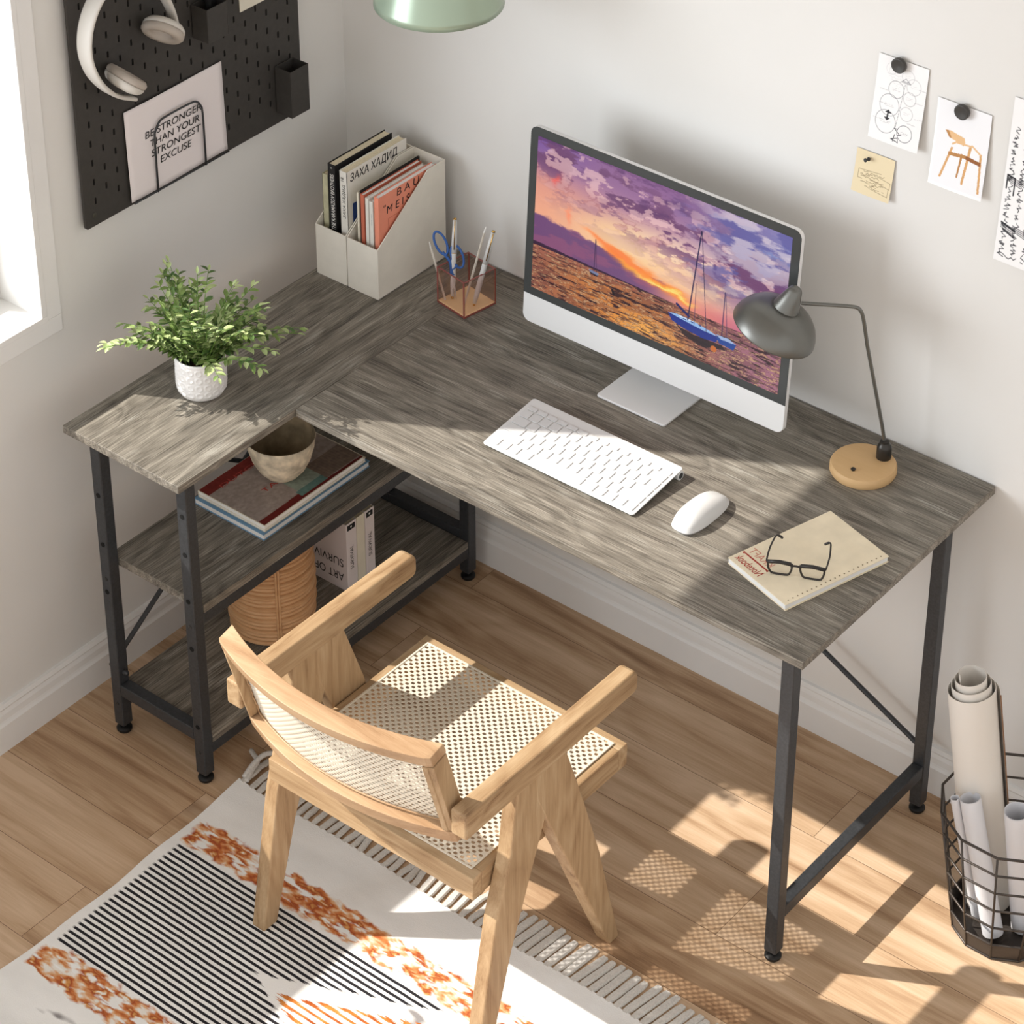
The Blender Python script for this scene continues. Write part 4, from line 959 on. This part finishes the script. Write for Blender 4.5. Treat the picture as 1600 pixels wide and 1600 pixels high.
# ------------------------------------------------------------ lower shelf: rattan basket and books
LZ = .1073
def rattan():
    m, nt, b = newmat('rattan'); tc = nn(nt, 'ShaderNodeTexCoord')
    mp = nn(nt, 'ShaderNodeMapping', Vector=tc.outputs['Object']); mp.inputs['Scale'].default_value = (1, 1, 3)
    n = nn(nt, 'ShaderNodeTexNoise', Vector=mp.outputs[0], Scale=26.0, Detail=4.0)
    nt.links.new(ramp(nt, n.outputs['Fac'], [(.3, (196,148,102)), (.7, (214,170,126))]), b.inputs['Base Color']); b.inputs['Roughness'].default_value = .5; return m
M_rat = rattan()
BC = Vector((.2400, -.5250, LZ)); bk_ = empty('rattan_basket', tuple(BC), 'round coiled rattan basket on the lower shelf of the desk', 'basket')
nr, rr0 = 23, .0049
pf = [(.0, 0), (.070, 0), (.0785, .004)]
for i in range(nr):
    h = .0065+i*.0097; R = .0790+.0052*math.sin(min(1, h/.09)*PI/2)-.004*max(0, h-.12)/.1
    for k in range(5): a = PI*k/5-PI/2; pf.append((R+rr0*math.cos(a)*(1 if i % 3 else 1.4), h+rr0*math.sin(a)))
pf += [(.0800, .2285), (.0755, .2285), (.0760, .010), (0, .009)]
MB().lathe(pf, tuple(BC), n=64).build('coiled_wall', M_rat, bk_, smooth=True)
for az in (-.68, -.62, 1.4, 1.46, 3.5, 3.56, 2.45):
    R = .0892; MB().tube([BC+Vector((math.cos(az)*R*(1-.07*(k == 0)), math.sin(az)*R*(1-.07*(k == 0)), .004+.222*k/8)) for k in range(9)], .0026, 8).build('upright', M_rat, bk_, smooth='all')
gA = 'art books standing upright on the lower shelf'
def abook(y0, y1, cov, label, spine):
    x0, x1 = .1800, .3000; r = empty('art_book', ((x0+x1)/2, (y0+y1)/2, LZ), label, 'book', gA); t = .0012; z0, z1 = LZ+.0002, LZ+.170
    MB().box(x0, x1, y0, y0+t, z0, z1).box(x0, x1, y1-t, y1, z0, z1).box(x1-t, x1, y0+t, y1-t, z0, z1).build('cover', cov, r, bevel=.0003)
    MB().box(x0+.001, x1-t, y0+t, y1-t, z0+.001, z1-.002).build('page_block', M_pages, r)
    if spine:
        yc = (y0+y1)/2; write('SURVIVAL', (x1+.0001, yc+.0045, LZ+.052), (0,0,1), (0,-1,0), .060, r, M_ink, height=.010, lift=.0003)
        MB().box(x1, x1+.0003, y0+.004, y1-.004, z1-.018, z1-.005).build('spine_tag', M_ink, r); MB().box(x1+.0003, x1+.0005, yc-.002, yc+.002, z1-.013, z1-.009).build('tag_mark', M_white_ink, r)
    return r
M_ab = simple('art_cover', (226,216,214), .5, 0, .4, .01, 20)
a1 = abook(-.3660, -.3355, M_ab, 'white art book with upside-down black title, beside the rattan basket', True)
abook(-.3340, -.3105, M_cream, 'plain cream book between the two white art books', False)
abook(-.3090, -.2815, M_ab, 'white art book with black-lettered spine, farthest from the rattan basket', True)
for body, zt, wd in (('ART OF', LZ+.042, .078), ('SURVIVAL', LZ+.078, .108)):
    write(body, (.2900, -.3662, zt), (-1,0,0), (0,0,-1), wd, a1, M_ink, height=.020, lift=.0003)
# ------------------------------------------------------------ pegboard on the left wall
PY0, PY1, PZ0, PZ1, PXW = -.7300, -.1460, 1.0385, 1.70, .0185
peg = empty('pegboard', (0.0, (PY0+PY1)/2, PZ0), 'dark grey slotted metal pegboard hanging on the left wall', 'pegboard')
pitch, ph, sw, sh = .0292, .0400, .0026, .0072
ncol = int((PY1-PY0-.012)/pitch); ypad = (PY1-PY0-ncol*pitch)/2; nrow = int((PZ1-PZ0-.05)/ph); zpad = (PZ1-PZ0-nrow*ph)/2
mb = MB(); X1, X0 = PXW, PXW-.003
def quad(y0, y1, z0, z1):
    if y1-y0 > 1e-5 and z1-z0 > 1e-5: mb.add([(X1,y0,z0),(X1,y1,z0),(X1,y1,z1),(X1,y0,z1)], [(0,1,2,3)])
quad(PY0+.006, PY0+ypad, PZ0+.0, PZ1); quad(PY1-ypad, PY1-.006, PZ0, PZ1)
sl = []
for k in range(12):
    a = 2*PI*(k+.5)/12; sl.append((sw*math.cos(a), sw*math.sin(a)+(sh-sw)*(1 if math.sin(a) > 0 else -1)))
for c in range(ncol):
    y0 = PY0+ypad+c*pitch; sft = (ph/2 if c % 2 else 0); nr_ = nrow-(1 if c % 2 else 0)
    quad(y0, y0+pitch, PZ0, PZ0+zpad+sft); quad(y0, y0+pitch, PZ0+zpad+sft+nr_*ph, PZ1)
    for r in range(nr_):
        yc, zc = y0+pitch/2, PZ0+zpad+sft+(r+.5)*ph; O = []
        for k in range(12):
            a = 2*PI*(k+.5)/12; dx, dz = math.cos(a), math.sin(a); s = min(pitch/2/abs(dx) if abs(dx) > 1e-6 else 9, ph/2/abs(dz) if abs(dz) > 1e-6 else 9); O.append((dx*s, dz*s))
        # add rectangle corners to the outer ring
        ring = [(X1, yc+a, zc+b_) for a, b_ in O]+[(X1, yc+a, zc+b_) for a, b_ in sl]+[(X0, yc+a, zc+b_) for a, b_ in sl]
        fs = []
        for k in range(12): q = (k+1) % 12; fs += [(k, q, 12+q, 12+k), (12+k, 12+q, 24+q, 24+k)]
        n0 = len(ring); cor = {}
        for k in range(12):
            q = (k+1) % 12; a, b_ = O[k], O[q]
            if abs(abs(a[0])-pitch/2) < 1e-6 and abs(abs(b_[1])-ph/2) < 1e-6 and abs(abs(b_[0])-pitch/2) > 1e-6: ring.append((X1, yc+a[0], zc+b_[1])); fs.append((k, len(ring)-1, q))
            elif abs(abs(b_[0])-pitch/2) < 1e-6 and abs(abs(a[1])-ph/2) < 1e-6 and abs(abs(a[0])-pitch/2) > 1e-6: ring.append((X1, yc+b_[0], zc+a[1])); fs.append((k, len(ring)-1, q))
        mb.add(ring, fs)
mb.build('slotted_sheet', M_felt, peg)
rm = MB(); rr = rrect(PY0, PY1, PZ0, PZ1, .007, 6); n = len(rr); ri = [(min(max(y, PY0+.006), PY1-.006), z) for y, z in rr]
rm.add([(X1, y, z) for y, z in ri]+[(X1, y, z) for y, z in rr]+[(X1-.0055, y, z) for y, z in rr], [(i, (i+1) % n, n+(i+1) % n, n+i) for i in range(n)]+[(n+i, n+(i+1) % n, 2*n+(i+1) % n, 2*n+i) for i in range(n)])
rm.build('rim', M_felt, peg)
MB().box(.0135, .0150, PY0+.001, PY1-.001, PZ0+.003, PZ1-.003).build('back_plate', M_hole, peg)
for y in (PY0+.03, PY1-.03): MB().box(.0002, .0134, y-.012, y+.012, PZ1-.05, PZ1-.02).box(.0002, .0134, y-.012, y+.012, PZ0+.02, PZ0+.05).build('standoff', M_felt, peg)
MB().lathe([(.0052,0), (.0052,.0008), (.0036,.0014), (0,.0014)], (PXW+.0001, -.7065, 1.0615), (1,0,0), 20).build('screw', simple('screw_grey', (84,82,76), .4, .5), peg, smooth=True)

def obox(name, x0, x1, y0, y1, z0, z1, label):
    r = empty(name, ((x0+x1)/2, (y0+y1)/2, z0), label, 'container'); t = .0016
    MB().box(x0, x1, y0, y0+t, z0, z1).box(x0, x1, y1-t, y1, z0, z1).box(x1-t, x1, y0+t, y1-t, z0, z1).box(x0, x0+t, y0+t, y1-t, z0, z1).box(x0+t, x1-t, y0+t, y1-t, z0, z0+t).build('box', M_felt, r, bevel=.0006)
    MB().box(PXW+.0002, x0, (y0+y1)/2-.012, (y0+y1)/2+.012, z1-.03, z1-.004).build('hook', M_felt, r); return r
obox('pegboard_container', .0215, .0625, -.2210, -.1700, 1.0655, 1.1670, 'empty dark box container at the lower right corner of the pegboard')
obox('pegboard_container', .0215, .0620, -.4325, -.3790, 1.3170, 1.3870, 'dark box container with black things inside, near the headphones on the pegboard')
bi = MB().tube([(.042, -.412, 1.320), (.044, -.409, 1.420)], .006, 12).build('black_marker', M_hole, None, smooth=True); tag(bi, 'black marker standing in the upper pegboard container', 'marker')
bi = MB().box(.028, .040, -.402, -.384, 1.3195, 1.398).build('black_case', M_bk_black, None, bevel=.002); tag(bi, 'flat black case standing in the upper pegboard container', 'case')

# sheet with motto, held by a wire holder
LEAN = .016
def shp(u, v): return Vector((PXW+.0045+.0035*v**1.5+.0012*math.sin(u*5), -.6200+.2560*u, 1.2400-.1905*v))
cvp = Canvas(60, 44, (214,204,204))
sheet = empty('motto_sheet', (PXW+.02, -.496, 1.047), 'white printed motto sheet behind the wire holder at the bottom of the pegboard', 'paper sheet')
M_sheet = simple('sheet_paper', (232,224,224), .75)
MB().grid(lambda u, v: shp(u, 1-v), 20, 16).build('paper', M_sheet, sheet, smooth='all', solid=.0006)
for t, z, y0, wd in (('BE STRONGER', 1.1645, -.574, .147), ('THAN YOUR', 1.1430, -.562, .128), ('STRONGEST', 1.1215, -.562, .130), ('EXCUSE', 1.1000, -.541, .082)):
    xx = shp(.5, (1.2400-z)/.1905).x+.0012
    write(t, (xx, y0, z), (0,1,0), (0,0,1), wd, sheet, M_ink, height=.0145, italic=.12)
wh = empty('wire_letter_holder', (PXW+.025, -.49, 1.042), 'black bent wire letter holder at the bottom edge of the pegboard', 'letter holder')
wx = PXW+.0125
loop = [(wx, -.5560, 1.0455), (wx, -.5555, 1.155)] + bez([(wx, -.5540, 1.172), (wx, -.543, 1.188), (wx, -.525, 1.1935), (wx, -.46, 1.1935), (wx, -.441, 1.188), (wx, -.4305, 1.172)], 5) + [(wx, -.4290, 1.155), (wx, -.4285, 1.0455)]
MB().tube(loop, .0021, 10).build('wire_loop', M_black, wh, smooth='all')
MB().tube([(wx-.001, -.616, 1.0470), (wx-.001, -.3650, 1.0470)], .0016, 8).build('wire_rest', M_black, wh, smooth='all')
for y in (-.606, -.376): MB().tube([(PXW+.0002, y, 1.0480), (wx-.001, y, 1.0470)], .0015, 8).build('wire_hook', M_black, wh)
card = empty('blank_card', (PXW+.004, -.25, 1.319), 'small blank white card at the top of the pegboard between the containers', 'card')
MB().box(PXW+.0005, PXW+.0022, -.3055, -.2100, 1.3185, 1.43).build('paper', simple('card_paper', (222,216,200), .8), card)

# headphones hanging on the pegboard
hx = .058
HP = empty('headphones', (hx, -.62, 1.30), 'light grey over-ear headphones hanging on the pegboard', 'headphones')
mk = MB().tube([(PXW+.0002, -.668, 1.5235), (hx+.02, -.668, 1.5235), (hx+.022, -.668, 1.530)], .0025, 8).build('headphone_hook', M_felt, None, smooth='all'); tag(mk, 'black peg hook at the top of the pegboard holding the headphones', 'hook')
arc = [(-.6225, 1.2835), (-.672, 1.3140), (-.7120, 1.3620), (-.7300, 1.4180), (-.7220, 1.4720), (-.6930, 1.5150), (-.6480, 1.5370), (-.5980, 1.5290), (-.5540, 1.4920), (-.5230, 1.4330), (-.5065, 1.3800)]
cen = bez([(0, a, c) for a, c in arc], 7)
vs = []; m_ = len(cen)
for i, p in enumerate(cen):
    a, c = cen[max(i-1, 0)], cen[min(i+1, m_-1)]; t = (c-a).normalized(); nrm = Vector((0, t.z, -t.y))
    e = min(i, m_-1-i)/(m_-1)*2; w = .0085+.0100*min(1, e*2.4); th = .0040 if e < .25 else .0045
    # cross-section: rounded band, wide along x
    for q in range(12):
        an = 2*PI*q/12; vs.append(Vector((hx, p.y, p.z))+Vector((1,0,0))*w*math.copysign(abs(math.cos(an))**.6, math.cos(an))+nrm*th*math.copysign(abs(math.sin(an))**.7, math.sin(an)))
fs = [(i*12+k, i*12+(k+1) % 12, (i+1)*12+(k+1) % 12, (i+1)*12+k) for i in range(m_-1) for k in range(12)]+[tuple(range(12))[::-1], tuple(range((m_-1)*12, m_*12))]
MB().add(vs, fs).build('headband', M_hp, HP, smooth='all')
def ear(c, d):
    """c: centre of outer face; d: direction towards the other ear"""
    c = Vector(c); d = Vector(d).normalized()
    MB().lathe([(0,-.004), (.020,-.0035), (.033,.001), (.0385,.007), (.0400,.0125), (.0388,.0135)], c, d, 40).build('ear_cup', M_hp, HP, smooth='all')
    MB().lathe([(.0382,.0138), (.0405,.0165), (.0405,.0225), (.0360,.0275), (.0260,.0275), (.0200,.0235), (.0190,.0160), (0,.0155)], c, d, 40).build('ear_pad', M_pad, HP, smooth='all')
ear((hx, -.6520, 1.3215), (.12, .62, .72)); ear((hx, -.5325, 1.4025), (.25, -.70, -.62))

# ------------------------------------------------------------ sheets pinned to the right wall
def wallsheet(name, x0, x1, z0, z1, cv, label, lift=.012, wid=None, group=None, skew=0, cat='paper sheet'):
    r = empty(name, ((x0+x1)/2, -.004, z0), label, cat)
    fn = lambda u, v: Vector((x0+(x1-x0)*u + skew*v, -.0022-lift*v**1.6-.0012*math.sin(u*PI)*v, z1-(z1-z0)*v))
    picture(cv, lambda u, v: fn(u, v)+Vector((0,-.0005,0)), 'printed_face', M_print, r)
    m = MB(); m.grid(lambda u, v: fn(u, 1-v)+Vector((0,.0001,0)), 12, 12); m.build('paper', M_paper, r, smooth='all')
    return r
random.seed(5)
def scrib(cv, x0, x1, y, h, n, c, wd=.008, op=.8):
    px, py = x0, y
    for i in range(n):
        x = x0+(x1-x0)*(i+1)/n; yy = y+random.uniform(-h, h)
        if random.random() < .8: cv.line(px, py, x, yy, wd, c, op)
        px, py = x, yy
c1 = Canvas(150, 225, (240,239,239)); ik = (104,104,110)
for x, y, r_, op in ((.28,.14,.10,.15),(.30,.16,.06,.12),(.62,.175,.12,.3),(.75,.27,.14,.35),(.42,.36,.15,.65),(.70,.42,.12,.45),(.33,.56,.19,.6),(.68,.60,.12,.4),(.30,.76,.20,.7),(.70,.83,.145,.95)):
    c1.ring(x, y, r_, r_*.66, .010, ik, op)
    for k in range(2): scrib(c1, x-r_*.5, x+r_*.5, y+.02*k-.01, .008, 7, ik, .006, op*.5)
for k in range(14): c1.line(.58-.005*k, .27+k*.038, .575-.005*k, .295+k*.038, .010, ik, .6)
for pts in (((.58,.20),(.50,.25)),((.58,.20),(.68,.25)),((.50,.25),(.68,.25)),((.52,.235),(.66,.235))): c1.line(*pts[0], *pts[1], .012, ik, .6)
c1.poly([(.33,.615),(.40,.655),(.26,.655)], (50,50,54)); c1.line(.33, .64, .32, .715, .03, (50,50,54)); c1.poly([(.32,.745),(.25,.705),(.39,.705)], (50,50,54))
for a, c in (((.50,.80),(.60,.85)),((.50,.80),(.56,.80)),((.58,.87),(.64,.85)),((.46,.93),(.58,.90)),((.46,.93),(.60,.95)),((.60,.95),(.58,.90)),((.52,.87),(.50,.95))): c1.line(*a, *c, .014, (60,60,64), .9)
for x, y in ((.10,.40),(.12,.56),(.05,.75),(.80,.44),(.82,.62),(.72,.70),(.85,.28)): scrib(c1, x, x+.16, y, .006, 8, ik, .006, .45)
for k in range(5): scrib(c1, .2+.05*k, .5, .20+.03*k, .01, 8, ik, .006, .18)
wallsheet('sketch_sheet', 1.2325, 1.3310, 1.3590, 1.5175, c1, 'white sheet with a pencil bubble diagram, held by the left magnet on the right wall', .012, skew=-.004)
c2 = Canvas(150, 230, (238,238,241)); c2.poly([(0,0),(.04,0),(.04,1),(0,1)], (246,246,247)); c2.poly([(0,.965),(1,.965),(1,1),(0,1)], (247,247,247))
W1, W2, W3 = (212,164,112), (184,134,84), (226,186,140)
c2.poly([(.34,.51),(.38,.51),(.22,.885),(.18,.885)], W1); c2.poly([(.66,.44),(.71,.44),(.63,.885),(.59,.885)], W1); c2.poly([(.86,.48),(.90,.48),(.94,.93),(.90,.93)], W1); c2.poly([(.53,.55),(.57,.55),(.52,.83),(.49,.83)], W2)
c2.poly([(.30,.57),(.62,.55),(.62,.59),(.30,.61)], W2); c2.poly([(.62,.55),(.90,.575),(.90,.62),(.62,.595)], (150,98,62)); c2.line(.71, .42, .88, .49, .03, W3); c2.line(.44,.44,.70,.43,.03,W3); c2.line(.36,.47,.44,.43,.03,W3)
c2.poly([(.20,.34),(.30,.33),(.56,.365),(.585,.42),(.56,.455),(.42,.43),(.28,.41)], W3); c2.poly([(.20,.34),(.26,.335),(.33,.415),(.28,.41)], W2)
wallsheet('chair_print', 1.3520, 1.4560, 1.3130, 1.4740, c2, 'white print of a light wooden chair, held by the right magnet on the right wall', .0115, cat='print')
c3 = Canvas(110, 120, (228,212,178)); b3 = (96,78,52)
for a, c in (((.12,.46),(.70,.42)),((.12,.46),(.12,.66)),((.12,.66),(.24,.66)),((.55,.62),(.93,.70)),((.93,.70),(.93,.88)),((.93,.88),(.45,.82)),((.60,.50),(.95,.56)),((.95,.56),(.95,.70))): c3.line(*a, *c, .010, b3, .7)
for k in range(9): scrib(c3, random.uniform(.15,.5), random.uniform(.55,.9), .48+.04*k, .02, 12, b3, .011, .7)
wallsheet('kraft_note', 1.2030, 1.2800, 1.2390, 1.3220, c3, 'small tan paper note with scribbles pinned below the bubble diagram sheet', .008, skew=-.003, cat='note')
c4 = Canvas(300, 330, (240,239,239)); b4 = (44,44,48)
for col in range(9):
    x = .06+col*.105; y = .13+random.uniform(0,.2)
    while y < .93:
        L_ = random.uniform(.02,.06)
        px, py = x, y
        for k in range(6):
            nx_, ny_ = x+random.uniform(-.028,.028), y+L_*(k+1)/6; c4.line(px, py, nx_, ny_, .004+.004*random.random(), b4, .75); px, py = nx_, ny_
        y += L_+random.uniform(.005,.02)
    if col < 3:
        for yb_ in (.47, .76): 
            for k in range(4): c4.line(x-.03, yb_+.01*k, x+.10, yb_+.02+.012*k, .007, b4, .6)
for a, c in (((.03,.47),(.03,.55)),((.03,.47),(.10,.48)),((.10,.48),(.10,.58)),((.03,.76),(.16,.79)),((.05,.80),(.16,.83))): c4.line(*a, *c, .012, b4)
scrib(c4, .03, .6, .955, .012, 26, b4, .006)
wallsheet('calligraphy_sheet', 1.4940, 1.70, 1.2120, 1.5240, c4, 'white sheet of dense black handwriting at the right edge of the photo', .008, skew=-.006)
M_mag = simple('magnet_black', (66,64,62), .4, .2, .5)
gm_ = 'round black magnets on the right wall'
for x, z, l in ((1.2765, 1.5105, 'round black magnet above the bubble diagram sheet'), (1.4035, 1.4660, 'round black magnet above the chair print')):
    e = empty('wall_magnet', (x, -.006, z-.0135), l, 'magnet', gm_)
    MB().lathe([(.0128,0), (.0138,.0012), (.0138,.0068), (.0128,.0082), (.0112,.0078), (0,.0070)], (x, -.0062, z), (0,-1,0), 40).build('disc', M_mag, e, smooth='all')
e = empty('push_pin', (1.2310, -.006, 1.306), 'small black push pin on the tan paper note', 'push pin')
MB().lathe([(.0006,0), (.0006,.004), (.0036,.0042), (.0036,.0055), (.0022,.0062), (.0020,.0105), (.0034,.0112), (.0036,.0135), (0,.0140)], (1.2310, -.0030, 1.3090), (-.25,-1,.1), 20).build('pin', M_black, e, smooth='all')

# ------------------------------------------------------------ pendant lamp above the desk
pn = empty('pendant_lamp', (.467, -.25, 1.463), 'sage green metal pendant lamp shade at the top edge of the photo', 'lamp')
PR = .1178; pc = (.467, -.25, 1.4635)
MB().lathe([(PR,0), (PR*.975,.012), (PR*.90,.045), (PR*.78,.085), (PR*.58,.128), (PR*.34,.158), (PR*.16,.170), (.010,.172), (PR*.15,.1675), (PR*.33,.1555), (PR*.565,.126), (PR*.765,.0835), (PR*.885,.0445), (PR*.96,.012), (PR*.985,0)], pc, n=96).build('shade', M_shade, pn, smooth='all')
MB().lathe([(.020,.170), (.020,.215), (.010,.225), (.0045,.230)], pc, n=24).build('socket', M_shade, pn, smooth='all')
MB().tube([(pc[0], pc[1], pc[2]+.228), (pc[0], pc[1], RH-.02)], .003, 8).build('cord', M_hole, pn)
MB().lathe([(.05,-.025), (.045,-.003), (.03,0)], (pc[0], pc[1], RH), n=24).build('ceiling_rose', M_shade, pn, smooth='all')
MB().lathe([(0,.02), (.018,.03), (.028,.055), (.024,.085), (.013,.11), (.013,.168)], pc, n=24).build('bulb', simple('bulb_white', (236,232,224), .3), pn, smooth='all')

# ------------------------------------------------------------ wire basket with paper rolls
WC = Vector((1.757, -.219, 0)); wb = empty('wire_basket', tuple(WC), 'twelve-sided black wire basket holding paper rolls beside the desk', 'basket')
M_wire = simple('wire_bronze', (74,68,64), .4, .5, .5)
def bp(k, z):
    R = .0965+(.1385-.0965)*z/.28; a = math.radians(15+30*k); return WC+Vector((R*math.cos(a), R*math.sin(a), z))
for z in (.0025, .040, .088, .136, .184, .232, .280):
    MB().tube([bp(k, z) for k in range(12)], .0022 if z not in (.0025, .28) else .0026, 8, closed=True).build('ring', M_wire, wb, smooth='all')
for k in range(12): MB().tube([bp(k, .003), bp(k, .28)], .0021, 8).build('upright', M_wire, wb, smooth='all')
ba = MB(); ba.prism([(bp(k, .004)-WC).xy[:] for k in range(12)], .0045, .0065, 'xy', Matrix.Translation(WC)); 
for k in range(12):
    a, c, d_, e_ = bp(k, .006), bp(k+1, .006), bp(k+1, .038), bp(k, .038); ba.add([WC+(q-WC)*1.0 for q in (a, c, d_, e_)]+[Vector((WC.x+(q.x-WC.x)*.985, WC.y+(q.y-WC.y)*.985, q.z)) for q in (a, c, d_, e_)], [(0,1,2,3), (7,6,5,4), (0,4,5,1), (1,5,6,2), (2,6,7,3), (3,7,4,0)])
ba.build('base_tray', M_wire, wb)
a, c, d_, e_ = bp(5, .236), bp(4, .236), bp(4, .276), bp(5, .276)
MB().add([a, c, d_, e_]+[Vector((WC.x+(q.x-WC.x)*.988, WC.y+(q.y-WC.y)*.988, q.z)) for q in (a, c, d_, e_)], [(3,2,1,0), (4,5,6,7), (0,1,5,4), (1,2,6,5), (2,3,7,6), (3,0,4,7)]).build('name_plate', simple('plate_taupe', (132,122,112), .5), wb)
def roll(p, q, R, turns, label, mat, gap=.0016, name='paper_roll', tele=0, th=.0007, edge=None, start=2.2):
    p, q = Vector(p), Vector(q); d = (q-p).normalized(); L = (q-p).length; e = empty(name, tuple(p), label, 'paper roll')
    u = Vector((1,0,0)); u = (u-d*u.dot(d)).normalized(); w = d.cross(u); n = int(turns*36); a0 = start; vs = []; fs = []
    for s in range(2):
        for i in range(n+1):
            t = i/n; an = a0+t*turns*2*PI; r = R-gap*turns*t*1.0-s*th; top = L + tele*t*turns; bot = tele*0
            for zz in (bot, top): vs.append(p+d*zz+(u*math.cos(an)+w*math.sin(an))*r)
    m = (n+1)*2
    for i in range(n):
        k = i*2; fs += [(k, k+2, k+3, k+1), (m+k, m+k+1, m+k+3, m+k+2), (k+1, k+3, m+k+3, m+k+1), (k, m+k, m+k+2, k+2)]
    fs += [(0, 1, m+1, m), (n*2, m+n*2, m+n*2+1, n*2+1)]
    MB().add(vs, fs).build('sheet', mat, e, smooth=True)
    if edge:
        an = a0; k = R+.0006; A = p+(u*math.cos(an)+w*math.sin(an))*k; tn = (w*math.cos(an)-u*math.sin(an))
        MB().tube([A+d*.0, A+d*L], .0013, 6).build('sheet_edge', edge, e)
    return e
M_rollw = simple('roll_white', (226,226,230), .7, 0, .3); M_rollc = simple('roll_cream', (228,222,214), .75, 0, .2); M_edge = simple('roll_edge_brown', (128,92,62), .7)
roll((1.7080, -.1950, .0090), (1.6430, -.2160, .478), .0480, 3.6, 'large cream paper roll, tallest in the wire basket', M_rollc, .0072, tele=.0125, th=.0009, edge=M_edge, start=.35)
roll((1.7620, -.2720, .0200), (1.6850, -.2650, .292), .0195, 1.8, 'slim white paper roll leaning left in the front of the wire basket', M_rollw, .0012)
roll((1.7930, -.2150, .0120), (1.7690, -.2480, .298), .0235, 1.8, 'white paper roll standing right of the slim one in the wire basket', M_rollw, .0012)
roll((1.7150, -.2500, .0120), (1.6600, -.2750, .285), .0085, 1.5, 'thin white roll half hidden behind the slim leaning roll', M_rollw, .0008)
